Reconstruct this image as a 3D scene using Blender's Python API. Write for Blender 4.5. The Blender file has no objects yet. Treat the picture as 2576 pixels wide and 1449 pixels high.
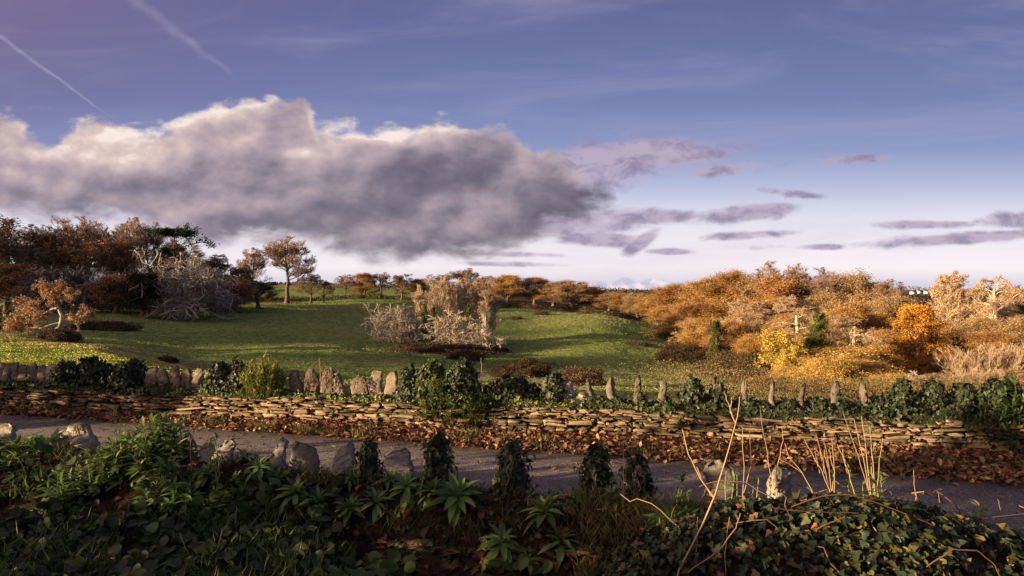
import bpy, math, random
import numpy as np
R = math.radians
random.seed(7)
rng = np.random.default_rng(11)
scn = bpy.context.scene
COL = scn.collection

# ------------------------------------------------------------------ camera, sky, sun, exposure
cam_d = bpy.data.cameras.new("camera"); cam = bpy.data.objects.new("camera", cam_d); COL.objects.link(cam)
cam_d.sensor_width = 36.0; cam_d.lens = 24.0; cam_d.clip_start = 0.05; cam_d.clip_end = 20000
cam.location = (0, 0, 0); cam.rotation_euler = (R(90.18), 0, 0)
scn.camera = cam
scn.view_settings.view_transform = 'Standard'; scn.view_settings.look = 'None'
scn.view_settings.exposure = 1.6; scn.view_settings.gamma = 1.0
scn.cycles.use_denoising = True
scn.cycles.max_bounces = 5; scn.cycles.diffuse_bounces = 2; scn.cycles.transparent_max_bounces = 8

SUN_EL, SUN_AZ = 10.0, 68.0          # elevation; azimuth measured from straight behind the camera towards the left
sdir = np.array([-math.sin(R(SUN_AZ))*math.cos(R(SUN_EL)), -math.cos(R(SUN_AZ))*math.cos(R(SUN_EL)), math.sin(R(SUN_EL))])
sun_d = bpy.data.lights.new("sun", 'SUN'); sun_d.energy = 4.8; sun_d.angle = R(0.6); sun_d.color = (1.0, 0.70, 0.40)
sun = bpy.data.objects.new("sun", sun_d); COL.objects.link(sun)
from mathutils import Vector
sun.rotation_euler = Vector(sdir).to_track_quat('Z', 'Y').to_euler()

F = 1717.3; CX = 1288.0; HY = 730.0    # focal length, centre column and horizon row of the photograph (2576 wide)
def lin(r, g, b):
    f = lambda c: (c/255/12.92) if c/255 <= 0.04045 else ((c/255+0.055)/1.055)**2.4
    return (f(r), f(g), f(b), 1.0)

class NT:
    def __init__(s, tree): s.t = tree; s.n = tree.nodes; s.l = tree.links
    def put(s, sock, v):
        if hasattr(v, 'is_output') or isinstance(v, bpy.types.NodeSocket): s.l.new(v, sock)
        else: sock.default_value = v
    def m(s, op, a, b=0.0, c=0.0, clamp=False):
        n = s.n.new('ShaderNodeMath'); n.operation = op; n.use_clamp = clamp
        s.put(n.inputs[0], a); s.put(n.inputs[1], b); s.put(n.inputs[2], c); return n.outputs[0]
    def ss(s, x, a, b):                       # smoothstep
        n = s.n.new('ShaderNodeMapRange'); n.interpolation_type = 'SMOOTHSTEP'
        s.put(n.inputs[0], x); s.put(n.inputs[1], a); s.put(n.inputs[2], b); return n.outputs[0]
    def mr(s, x, a, b, c, d):
        n = s.n.new('ShaderNodeMapRange'); s.put(n.inputs[0], x)
        for i, v in enumerate((a, b, c, d)): s.put(n.inputs[1+i], v)
        return n.outputs[0]
    def xyz(s, x, y, z=0.0):
        n = s.n.new('ShaderNodeCombineXYZ'); s.put(n.inputs[0], x); s.put(n.inputs[1], y); s.put(n.inputs[2], z); return n.outputs[0]
    def noise(s, vec, scale, detail=5, rough=0.55, dist=0.0):
        n = s.n.new('ShaderNodeTexNoise'); s.put(n.inputs['Vector'], vec); n.inputs['Scale'].default_value = scale
        n.inputs['Detail'].default_value = detail; n.inputs['Roughness'].default_value = rough; n.inputs['Distortion'].default_value = dist
        return n.outputs[0]
    def mix(s, f, a, b):
        n = s.n.new('ShaderNodeMix'); n.data_type = 'RGBA'; s.put(n.inputs[0], f); s.put(n.inputs[6], a); s.put(n.inputs[7], b); return n.outputs[2]
    def mul(s, a, b):
        n = s.n.new('ShaderNodeMix'); n.data_type = 'RGBA'; n.blend_type = 'MULTIPLY'; n.inputs[0].default_value = 1; s.put(n.inputs[6], a); s.put(n.inputs[7], b); return n.outputs[2]
    def ramp(s, x, stops):
        n = s.n.new('ShaderNodeValToRGB'); s.put(n.inputs[0], x); e = n.color_ramp.elements
        while len(e) < len(stops): e.new(0.5)
        for i, (p, c) in enumerate(stops): e[i].position = p; e[i].color = c
        return n.outputs[0]
    def curve(s, x, pts, x0, x1, y0, y1):
        n = s.n.new('ShaderNodeFloatCurve'); c = n.mapping.curves[0]; n.mapping.use_clip = True
        q = [((a-x0)/(x1-x0), (b-y0)/(y1-y0)) for a, b in pts]
        c.points[0].location = q[0]; c.points[1].location = q[-1]
        for p in q[1:-1]: c.points.new(*p)
        n.mapping.update(); s.put(n.inputs['Value'], s.mr(x, x0, x1, 0, 1)); n.inputs[0].default_value = 1
        return s.mr(n.outputs[0], 0, 1, y0, y1)

world = bpy.data.worlds.new("World"); scn.world = world; world.use_nodes = True
world.cycles.sampling_method = 'MANUAL'; world.cycles.sample_map_resolution = 512
wt = world.node_tree; wt.nodes.clear(); W = NT(wt)
tc = wt.nodes.new('ShaderNodeTexCoord'); sep = wt.nodes.new('ShaderNodeSeparateXYZ'); wt.links.new(tc.outputs['Generated'], sep.inputs[0])
dx, dy, dz = sep.outputs
yy = W.m('MAXIMUM', dy, 0.2)
# sky bearings: px, py run along and up the sky, in thousandths
px = W.m('ADD', W.m('MULTIPLY', W.m('DIVIDE', dx, yy), F/1000), CX/1000)
py = W.m('SUBTRACT', HY/1000, W.m('MULTIPLY', W.m('DIVIDE', dz, yy), F/1000))
# clear sky
sky = wt.nodes.new('ShaderNodeTexSky'); sky.sky_type = 'NISHITA'; sky.sun_disc = False
sky.sun_elevation = R(SUN_EL); sky.sun_rotation = R(180+SUN_AZ); sky.air_density = 1.2; sky.dust_density = 0.8; sky.ozone_density = 3.0
skyc = W.mul(sky.outputs[0], (0.085, 0.085, 0.085, 1))
grad = W.ramp(W.mr(py, -0.1, 0.76, 0, 1), [(0.0, lin(82, 85, 130)), (0.18, lin(93, 98, 144)), (0.40, lin(108, 116, 162)), (0.55, lin(130, 139, 182)),
               (0.66, lin(172, 177, 207)), (0.76, lin(217, 213, 228)), (0.90, lin(238, 228, 233)), (0.97, lin(190, 190, 212)), (1.0, lin(178, 182, 206))])
vio = W.ss(px, 1.15, -0.15)
grad = W.mix(W.m('MULTIPLY', vio, W.ss(py, 0.5, 0.0)), grad, lin(112, 98, 138))
# faint high veil
vn = W.noise(W.xyz(W.m('ADD', W.m('MULTIPLY', px, 0.55), W.m('MULTIPLY', py, 0.9)), W.m('MULTIPLY', py, 3.2)), 2.2, 6, 0.6, 0.6)
grad = W.mix(W.m('MULTIPLY', W.ss(vn, 0.42, 0.8), 0.30), grad, lin(176, 168, 196))
sky_col = W.mix(0.88, skyc, grad)
P = W.xyz(px, W.m('MULTIPLY', py, 1.75))
# contrails
def trail(x0, y0, x1, y1, w, amp, taper):
    L = math.hypot(x1-x0, y1-y0); ux, uy = (x1-x0)/L, (y1-y0)/L
    ax = W.m('ADD', px, -x0); ay = W.m('ADD', py, -y0)
    along = W.m('ADD', W.m('MULTIPLY', ax, ux), W.m('MULTIPLY', ay, uy))
    off = W.m('ADD', W.m('ADD', W.m('MULTIPLY', ax, -uy), W.m('MULTIPLY', ay, ux)), W.m('MULTIPLY', W.m('SUBTRACT', W.noise(P, 9, 4), 0.5), w*1.6))
    wv = W.mr(along, 0, L, w*taper, w*0.5)
    g = W.ss(W.m('DIVIDE', W.m('ABSOLUTE', off), wv), 1.0, 0.0)
    g = W.m('MULTIPLY', g, W.m('MULTIPLY', W.ss(along, L*1.02, L*0.8), W.mr(W.noise(P, 24, 5), 0.3, 0.7, 0.45, 1)))
    return W.m('MULTIPLY', g, amp)
tr = W.m('MAXIMUM', trail(-0.14, -0.01, 0.285, 0.30, 0.008, 0.32, 1.3), trail(0.30, -0.03, 0.60, 0.20, 0.022, 0.17, 1.2))
sky_col = W.mix(tr, sky_col, lin(190, 176, 196))
# the streaky small clouds
sn = W.m('SUBTRACT', W.noise(P, 13, 6, 0.6, 0.4), 0.5)
sn2 = W.m('SUBTRACT', W.noise(W.xyz(px, W.m('MULTIPLY', py, 3.2)), 6, 5, 0.6, 0.4), 0.5)
STREAKS = [(1.58,0.385,0.26,0.034,-0.06,1.05),(1.44,0.435,0.20,0.05,0.0,1.0),(1.42,0.565,0.24,0.040,-0.05,1.0),(1.66,0.398,0.20,0.030,-0.06,1.0),(1.50,0.350,0.16,0.030,-0.05,.55),(1.82,0.425,0.16,0.022,-.1,.75),(2.13,0.402,0.13,0.015,-0.05,.75),(1.99,0.487,0.09,0.012,0.10,.8),
  (1.62,0.545,0.19,0.022,0.0,1.0),(1.88,0.535,0.13,0.024,-0.10,1.0),(1.50,0.600,0.13,0.022,0.05,1.0),(1.615,0.607,0.045,0.020,-0.55,1.2),(1.69,0.633,0.055,0.009,0,1.2),
  (1.30,0.640,0.14,0.008,0.02,.8),(1.30,0.665,0.16,0.008,0.02,.7),(1.88,0.592,0.13,0.012,-.05,.8),(1.9,0.622,0.09,0.010,-.05,.6),
  (2.33,0.565,0.13,0.012,-0.01,1.0),(2.56,0.553,0.11,0.022,-.02,1.0),(2.42,0.600,0.28,0.016,-0.06,1.1),(2.07,0.622,0.07,0.009,0.0,1.0),
  (2.40,0.190,0.14,0.022,-0.05,.32),(2.16,0.268,0.13,0.034,-0.15,.34),(2.5,0.262,0.16,0.022,-0.2,.30),(0.12,0.268,0.10,0.018,-.1,.45),(0.55,0.264,0.06,0.013,-.1,.6),(0.93,0.26,0.09,0.012,0,.3),
  (1.12,0.612,0.22,0.05,0,.6),(1.0,.30,.05,.012,.1,.3)]
sd = None
for cx_, cy_, rx, ry, tl, am in STREAKS:
    ax = W.m('ADD', px, -cx_); ay = W.m('ADD', W.m('ADD', py, -cy_), W.m('MULTIPLY', ax, -tl))
    q = W.m('ADD', W.m('POWER', W.m('ABSOLUTE', W.m('DIVIDE', ax, rx)), 2), W.m('POWER', W.m('ABSOLUTE', W.m('DIVIDE', ay, ry)), 2))
    g = W.m('MULTIPLY', W.m('DIVIDE', 1.0, W.m('ADD', W.m('POWER', q, 1.6), 1.0)), am)
    sd = g if sd is None else W.m('MAXIMUM', sd, g)
sdn = W.m('ADD', sd, W.m('ADD', W.m('MULTIPLY', sn, 0.85), W.m('MULTIPLY', sn2, 0.95)))
sa = W.m('MULTIPLY', W.ss(sdn, 0.30, 0.95), W.ss(sd, 0.05, 0.4))
scol = W.mix(W.ss(py, 0.25, 0.5), lin(146, 124, 152), lin(126, 118, 144))
scol = W.mix(W.ss(sn, -0.08, 0.16), lin(170, 156, 176), scol)
sky_col = W.mix(W.m('MULTIPLY', sa, 0.9), sky_col, scol)
# low cumulus on the horizon
ht = W.m('SUBTRACT', 0.722, W.m('MULTIPLY', W.m('SUBTRACT', W.noise(W.xyz(px, py), 20, 5, 0.6), 0.30), W.mr(W.m('ABSOLUTE', W.m('ADD', px, -1.60)), 0.0, 0.30, 0.085, 0.01)))
ha = W.ss(W.m('SUBTRACT', py, ht), -0.006, 0.006)
ha = W.m('MULTIPLY', ha, W.ss(W.m('ABSOLUTE', W.m('ADD', px, -1.60)), 0.34, 0.16))
hn = W.noise(W.xyz(px, W.m('MULTIPLY', py, 1.6)), 34, 4)
sky_col = W.mix(W.m('MULTIPLY', ha, 0.75), sky_col, W.mix(W.ss(hn, 0.40, 0.66), lin(176, 176, 200), lin(238, 216, 214)))
# the great cloud bank
X0, X1 = -0.6, 2.9
top = W.curve(px, [(-0.6,.29),(-.1,.29),(0.03,.30),(0.09,.355),(0.17,.320),(.27,.295),(.38,.312),(.5,.290),(.64,.262),(.76,.262),(.80,.320),(.88,.318),(.95,.315),(1.02,.325),(1.10,.312),(1.25,.330),(1.36,.375),(1.46,.425),(1.54,.48),(1.60,.60),(2.9,.9)], X0, X1, 0.2, 0.95)
bot = W.curve(px, [(-.6,.54),(0.0,.55),(.25,.575),(.5,.605),(.75,.635),(.88,.668),(1.05,.678),(1.10,.655),(1.25,.650),(1.38,.600),(1.48,.545),(1.56,.49),(1.7,.35),(2.9,.3)], X0, X1, 0.2, 0.95)
n1 = W.noise(P, 3.0, 7, 0.53, 0.15)
n3 = W.noise(P, 10.5, 6, 0.56, 0.2)
e1 = W.m('DIVIDE', W.m('SUBTRACT', py, top), 0.055); e2 = W.m('DIVIDE', W.m('SUBTRACT', bot, py), 0.055)
env = W.m('MINIMUM', W.m('MINIMUM', e1, e2), 1.8)
dens = W.m('ADD', env, W.m('ADD', W.m('MULTIPLY', W.m('SUBTRACT', n1, 0.5), 2.2), W.m('MULTIPLY', W.m('SUBTRACT', n3, 0.5), 2.5)))
alpha = W.ss(dens, -0.35, W.mr(W.m('SUBTRACT', e1, e2), -4, 2, 0.40, 1.15))
# modelling of the cloud: where its billows turn to the light
def billow(ox, oy):
    Pq = W.xyz(W.m('ADD', px, ox), W.m('MULTIPLY', W.m('ADD', py, oy), 1.5))
    return W.m('ADD', W.noise(Pq, 3.6, 4, 0.42, 0.1), W.m('MULTIPLY', W.noise(Pq, 12.0, 5, 0.55, 0.2), 0.40))
rel = W.m('SUBTRACT', billow(0, 0), billow(-0.030, -0.034))
hgt = W.m('DIVIDE', W.m('SUBTRACT', py, top), W.m('MAXIMUM', W.m('SUBTRACT', bot, top), 0.05))
def blobs(lst):
    o = None
    for bx, by, rx, ry, am in lst:
        q = W.m('ADD', W.m('POWER', W.m('DIVIDE', W.m('ADD', px, -bx), rx), 2), W.m('POWER', W.m('DIVIDE', W.m('ADD', py, -by), ry), 2))
        g = W.m('DIVIDE', am, W.m('ADD', 1.0, W.m('MULTIPLY', q, q)))
        o = g if o is None else W.m('ADD', o, g)
    return o
mod = blobs([(1.10,.45,.26,.055,-.20),(1.42,.485,.14,.045,-.26),(.98,.545,.34,.035,-.16),(.40,.47,.12,.05,-.12),(1.20,.405,.10,.03,-.08),(.10,.50,.20,.03,-.10),
             (.93,.325,.10,.024,.48),(.27,.37,.16,.06,.20),(.62,.33,.17,.06,.12),(.43,.515,.05,.03,.20),(.75,.385,.04,.015,.30),(1.12,.345,.12,.03,.10),(1.17,.54,.05,.05,.14),(1.32,.43,.05,.02,.12),(.02,.39,.09,.02,.25),(1.28,.56,.10,.02,.12)])
dark = W.curve(px, [(-.6,.30),(0,.34),(.3,.36),(.55,.40),(.75,.46),(.9,.52),(1.1,.58),(1.3,.58),(1.45,.56),(2.9,.5)], X0, X1, 0, 1)
b = W.m('ADD', W.m('MULTIPLY', rel, 1.35), W.m('SUBTRACT', 0.88, W.m('ADD', W.m('MULTIPLY', hgt, 0.34), W.m('MULTIPLY', dark, 0.55))))
b = W.m('ADD', W.m('ADD', b, W.m('MULTIPLY', W.m('SUBTRACT', n3, 0.5), 0.35)), mod)
b = W.m('ADD', b, W.m('MULTIPLY', W.ss(dens, 0.9, 0.0), 0.16))
ccol = W.ramp(b, [(0.0, lin(92, 85, 100)), (0.22, lin(112, 103, 117)), (0.45, lin(146, 131, 142)), (0.68, lin(176, 157, 160)), (0.88, lin(204, 184, 176)), (1.0, lin(230, 214, 204))])
sky_col = W.mix(W.m('MULTIPLY', alpha, 0.95), sky_col, ccol)
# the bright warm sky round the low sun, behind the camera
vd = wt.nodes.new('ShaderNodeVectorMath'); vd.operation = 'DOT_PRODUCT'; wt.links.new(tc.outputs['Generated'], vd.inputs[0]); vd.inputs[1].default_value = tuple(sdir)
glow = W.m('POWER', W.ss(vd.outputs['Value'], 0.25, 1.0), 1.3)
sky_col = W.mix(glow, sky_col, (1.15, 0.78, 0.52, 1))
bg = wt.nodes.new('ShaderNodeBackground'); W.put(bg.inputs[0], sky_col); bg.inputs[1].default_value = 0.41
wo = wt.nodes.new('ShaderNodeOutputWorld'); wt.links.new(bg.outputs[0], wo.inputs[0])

# ------------------------------------------------------------------ mesh helpers
def tagit(o, label=None, cat=None, group=None, kind=None):
    if label: o['label'] = label
    if cat: o['category'] = cat
    if group: o['group'] = group
    if kind: o['kind'] = kind
    return o
def mesh(name, V, faces, mats, tint=None, smooth=False, mi=None):
    """faces: list of index arrays (n,3) / (n,4); tint: per-vertex colour (N,3)"""
    me = bpy.data.meshes.new(name)
    V = np.asarray(V, dtype=np.float32)
    faces = [np.asarray(f, dtype=np.int32) for f in (faces if isinstance(faces, list) else [faces]) if len(f)]
    me.vertices.add(len(V)); me.vertices.foreach_set('co', V.ravel())
    nl = sum(f.size for f in faces); npol = sum(len(f) for f in faces)
    me.loops.add(nl); me.loops.foreach_set('vertex_index', np.concatenate([f.ravel() for f in faces]))
    me.polygons.add(npol)
    tot = np.concatenate([np.full(len(f), f.shape[1], dtype=np.int32) for f in faces])
    me.polygons.foreach_set('loop_start', np.concatenate([[0], np.cumsum(tot)[:-1]]).astype(np.int32))
    if smooth: me.polygons.foreach_set('use_smooth', np.ones(npol, dtype=bool))
    for m in (mats if isinstance(mats, (list, tuple)) else [mats]): me.materials.append(m)
    if mi is not None: me.polygons.foreach_set('material_index', np.asarray(mi, dtype=np.int32))
    if tint is not None:
        a = me.attributes.new('tint', 'FLOAT_COLOR', 'POINT')
        c = np.ones((len(V), 4), dtype=np.float32); c[:, :3] = tint; a.data.foreach_set('color', c.ravel())
    me.update(calc_edges=True)
    return me
def put(name, me, parent=None, loc=(0, 0, 0), rot=(0, 0, 0), sc=1.0):
    o = bpy.data.objects.new(name, me); COL.objects.link(o)
    o.location = loc; o.rotation_euler = rot; o.scale = (sc, sc, sc) if not hasattr(sc, '__len__') else sc
    if parent: o.parent = parent
    return o
class Acc:
    """collects pieces of one mesh"""
    def __init__(s): s.V = []; s.F3 = []; s.F4 = []; s.T = []; s.n = 0; s.m3 = []; s.m4 = []
    def add(s, V, F, tint, mi=0):
        V = np.asarray(V, dtype=np.float32).reshape(-1, 3); F = np.asarray(F)
        s.V.append(V); t = np.empty((len(V), 3), dtype=np.float32); t[:] = tint; s.T.append(t)
        (s.F3 if F.shape[1] == 3 else s.F4).append(F+s.n); (s.m3 if F.shape[1] == 3 else s.m4).append(np.full(len(F), mi)); s.n += len(V)
    def mesh(s, name, mats, smooth=False):
        fs = []; ms = []
        if s.F3: fs.append(np.concatenate(s.F3)); ms += s.m3
        if s.F4: fs.append(np.concatenate(s.F4)); ms += s.m4
        return mesh(name, np.concatenate(s.V), fs, mats, np.concatenate(s.T), smooth, np.concatenate(ms))
def nrm(a): return a/np.maximum(np.linalg.norm(a, axis=-1, keepdims=True), 1e-9)
def randdir(n, r=rng): return nrm(r.normal(size=(n, 3)))
# smooth value noise in the plane, numpy
_tab = np.random.default_rng(5).random((256, 256)).astype(np.float32)
def vnoise(x, y, oct=4, rough=0.5):
    x = np.asarray(x, float); y = np.asarray(y, float); o = 0; a = 1; s = 0
    for k in range(oct):
        xi = np.floor(x).astype(int); yi = np.floor(y).astype(int); fx = x-xi; fy = y-yi
        fx = fx*fx*(3-2*fx); fy = fy*fy*(3-2*fy)
        t = lambda i, j: _tab[(xi+i) & 255, (yi+j) & 255]
        o = o + a*((t(0, 0)*(1-fx)+t(1, 0)*fx)*(1-fy)+(t(0, 1)*(1-fx)+t(1, 1)*fx)*fy); s += a
        a *= rough; x = x*2.03+17.3; y = y*2.03+5.1
    return o/s-0.5

# ------------------------------------------------------------------ materials
def material(name, build, rough=0.85, spec=0.25):
    m = bpy.data.materials.new(name); m.use_nodes = True; t = m.node_tree; N = NT(t)
    b = t.nodes['Principled BSDF']; b.inputs['Roughness'].default_value = rough; b.inputs['Specular IOR Level'].default_value = spec
    build(N, b); return m
def attr(N, name='tint'):
    n = N.n.new('ShaderNodeAttribute'); n.attribute_name = name; return n.outputs['Color']
def objvec(N): return N.n.new('ShaderNodeTexCoord').outputs['Object']
def posvec(N): return N.n.new('ShaderNodeNewGeometry').outputs['Position']
def bump(N, b, h, strength=0.5, dist=0.02):
    n = N.n.new('ShaderNodeBump'); n.inputs['Strength'].default_value = strength; n.inputs['Distance'].default_value = dist
    N.put(n.inputs['Height'], h); N.l.new(n.outputs[0], b.inputs['Normal'])
def hsv(N, col, v, s=1.0):
    n = N.n.new('ShaderNodeHueSaturation'); N.put(n.inputs['Saturation'], s); N.put(n.inputs['Value'], v); N.put(n.inputs['Color'], col); return n.outputs[0]

def leaf_mat(name, transl=0.35, rough=0.55, spec=0.3, sc=3.0, vary=False):
    m = bpy.data.materials.new(name); m.use_nodes = True; t = m.node_tree; N = NT(t)
    b = t.nodes['Principled BSDF']; out = t.nodes['Material Output']
    b.inputs['Roughness'].default_value = rough; b.inputs['Specular IOR Level'].default_value = spec
    c = hsv(N, attr(N), N.mr(N.noise(objvec(N), sc, 3), 0.3, 0.7, 0.72, 1.28))
    N.l.new(c, b.inputs['Base Color'])
    if vary:                              # each tree has its own cast of colour
        rd = N.n.new('ShaderNodeObjectInfo').outputs['Random']; c = hsv(N, c, N.mr(rd, 0, 1, 0.72, 1.22), N.mr(N.m('FRACT', N.m('MULTIPLY', rd, 7.3)), 0, 1, 0.8, 1.1))
    if transl:
        tr = N.n.new('ShaderNodeBsdfTranslucent'); N.l.new(c, tr.inputs[0]); mx = N.n.new('ShaderNodeMixShader')
        mx.inputs[0].default_value = transl; N.l.new(b.outputs[0], mx.inputs[1]); N.l.new(tr.outputs[0], mx.inputs[2]); N.l.new(mx.outputs[0], out.inputs[0])
    return m
M_leaf = leaf_mat('leaves', 0.35)
M_ivy = leaf_mat('ivy_leaves', 0.15, 0.5, 0.35, 6)
M_dry = leaf_mat('dry_leaves', 0.12, 0.8, 0.15, 9)
M_far = leaf_mat('far_foliage', 0.12, 0.9, 0.1, 0.35, True)
def _bark(N, b):
    v = objvec(N); n = N.noise(v, 5, 5, 0.65)
    N.l.new(hsv(N, attr(N), N.mr(n, 0.3, 0.7, 0.6, 1.35)), b.inputs['Base Color']); bump(N, b, n, 0.6, 0.05)
M_bark = material('bark', _bark, 0.95, 0.1)
def _twig(N, b): N.l.new(attr(N), b.inputs['Base Color'])
M_twig = material('twigs', _twig, 0.9, 0.15)

def _stone(N, b):
    v = objvec(N); n = N.noise(v, 9, 8, 0.68, 0.4); n2 = N.noise(v, 38, 6, 0.7); n3 = N.noise(v, 3.3, 3, 0.5)
    sq = N.n.new('ShaderNodeMapping'); sq.inputs['Scale'].default_value = (1, 1, 4); N.l.new(v, sq.inputs[0]); lay = N.noise(sq.outputs[0], 12, 5, 0.6, 0.8)
    c = hsv(N, attr(N), N.mr(n, 0.28, 0.72, 0.45, 1.55))
    c = N.mix(N.m('MULTIPLY', N.ss(n3, 0.50, 0.62), 0.5), c, (0.30, 0.185, 0.10, 1))             # iron staining
    c = N.mix(N.m('MULTIPLY', N.ss(n2, 0.60, 0.68), N.ss(n, 0.48, 0.58)), c, (0.50, 0.49, 0.44, 1))   # pale lichen
    g = N.n.new('ShaderNodeNewGeometry'); sp = N.n.new('ShaderNodeSeparateXYZ'); N.l.new(g.outputs['Normal'], sp.inputs[0])
    moss = N.m('MULTIPLY', N.ss(N.m('ADD', N.m('MULTIPLY', sp.outputs[2], 0.35), n), 0.58, 0.78), 0.75)
    c = N.mix(moss, c, (0.055, 0.07, 0.018, 1))
    N.l.new(c, b.inputs['Base Color'])
    bump(N, b, N.m('ADD', N.m('ADD', n, N.m('MULTIPLY', n2, 0.35)), N.m('MULTIPLY', lay, 0.7)), 0.9, 0.02)
M_stone = material('slate_stone', _stone, 0.9, 0.2)

def _earth(N, b):
    v = posvec(N); n = N.noise(v, 7, 8, 0.7); n2 = N.noise(v, 1.3, 4)
    c = N.mix(N.ss(n, 0.35, 0.65), (0.014, 0.010, 0.006, 1), (0.050, 0.034, 0.020, 1))
    c = N.mix(N.m('MULTIPLY', N.ss(n2, 0.5, 0.65), N.ss(n, 0.4, 0.6)), c, (0.03, 0.045, 0.012, 1))
    N.l.new(c, b.inputs['Base Color']); bump(N, b, n, 1.0, 0.06)
M_earth = material('earth', _earth, 1.0, 0.1)

def _road(N, b):
    v = posvec(N); vor = N.n.new('ShaderNodeTexVoronoi'); vor.inputs['Scale'].default_value = 62; N.l.new(v, vor.inputs['Vector'])
    chips = N.n.new('ShaderNodeSeparateColor'); N.l.new(vor.outputs['Color'], chips.inputs[0])
    n = N.noise(v, 0.9, 5, 0.6, 0.4); n2 = N.noise(v, 14, 6, 0.7)
    c = N.mix(chips.outputs[0], (0.088, 0.077, 0.070, 1), (0.190, 0.167, 0.150, 1))
    c = N.mix(N.ss(chips.outputs[1], 0.86, 0.97), c, (0.32, 0.29, 0.28, 1))
    c = hsv(N, c, N.mr(n, 0.3, 0.7, 0.78, 1.2)); c = hsv(N, c, N.mr(n2, 0.3, 0.7, 0.8, 1.2))
    sp = N.n.new('ShaderNodeSeparateXYZ'); N.l.new(v, sp.inputs[0]); ac = N.m('ADD', N.m('ADD', sp.outputs[1], N.m('MULTIPLY', sp.outputs[0], 0.30)), N.m('MULTIPLY', n, 0.25))
    tr = N.m('ADD', N.ss(N.m('ABSOLUTE', N.m('SUBTRACT', ac, 7.0)), 0.38, 0.05), N.ss(N.m('ABSOLUTE', N.m('SUBTRACT', ac, 8.55)), 0.38, 0.05))
    c = hsv(N, c, N.mr(tr, 0, 1, 0.90, 1.16))                                                       # worn wheel tracks
    c = N.mix(N.m('MULTIPLY', N.ss(N.m('ADD', ac, N.m('MULTIPLY', n2, 0.5)), 9.25, 9.8), 0.8), c, (0.055, 0.038, 0.026, 1))   # mud and leaf mould along the edge
    crk = N.n.new('ShaderNodeTexVoronoi'); crk.feature = 'DISTANCE_TO_EDGE'; crk.inputs['Scale'].default_value = 0.9; N.l.new(v, crk.inputs['Vector'])
    c = N.mix(N.m('MULTIPLY', N.ss(crk.outputs['Distance'], 0.012, 0.002), N.ss(n, 0.48, 0.56)), c, (0.03, 0.027, 0.026, 1))
    N.l.new(c, b.inputs['Base Color'])
    bump(N, b, N.m('ADD', N.m('MULTIPLY', chips.outputs[2], 0.6), N.m('ADD', vor.outputs['Distance'], n2)), 0.9, 0.012)
M_road = material('worn_asphalt', _road, 0.8, 0.3)

def _field(N, b):
    v = posvec(N)
    sq = N.n.new('ShaderNodeMapping'); sq.inputs['Scale'].default_value = (1, 0.42, 1); N.l.new(v, sq.inputs[0])
    n = N.noise(sq.outputs[0], 0.9, 8, 0.72); n2 = N.noise(v, 0.045, 5, 0.6, 0.6); n3 = N.noise(sq.outputs[0], 0.22, 6, 0.65, 0.8)
    c = N.mix(N.ss(n, 0.36, 0.64), (0.098, 0.150, 0.030, 1), (0.215, 0.265, 0.072, 1)); c = hsv(N, c, N.mr(N.noise(v, 5.0, 4, 0.7), 0.3, 0.7, 0.72, 1.25))
    c = N.mix(N.m('MULTIPLY', N.ss(n2, 0.48, 0.66), 0.5), c, (0.24, 0.235, 0.09, 1))
    c = N.mix(N.m('MULTIPLY', N.m('MULTIPLY', N.ss(n3, 0.57, 0.72), N.ss(n, 0.45, 0.62)), 0.8), c, (0.30, 0.25, 0.14, 1))   # pale dead grass
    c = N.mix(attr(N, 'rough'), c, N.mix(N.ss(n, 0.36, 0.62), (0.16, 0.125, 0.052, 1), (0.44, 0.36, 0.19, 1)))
    c = N.mix(attr(N, 'bramble'), c, N.mix(N.ss(n, 0.38, 0.62), (0.022, 0.016, 0.009, 1), (0.085, 0.062, 0.032, 1)))
    N.l.new(c, b.inputs['Base Color']); bump(N, b, N.m('ADD', n, n3), 1.0, 0.30)
M_field = material('pasture', _field, 1.0, 0.05)

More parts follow.
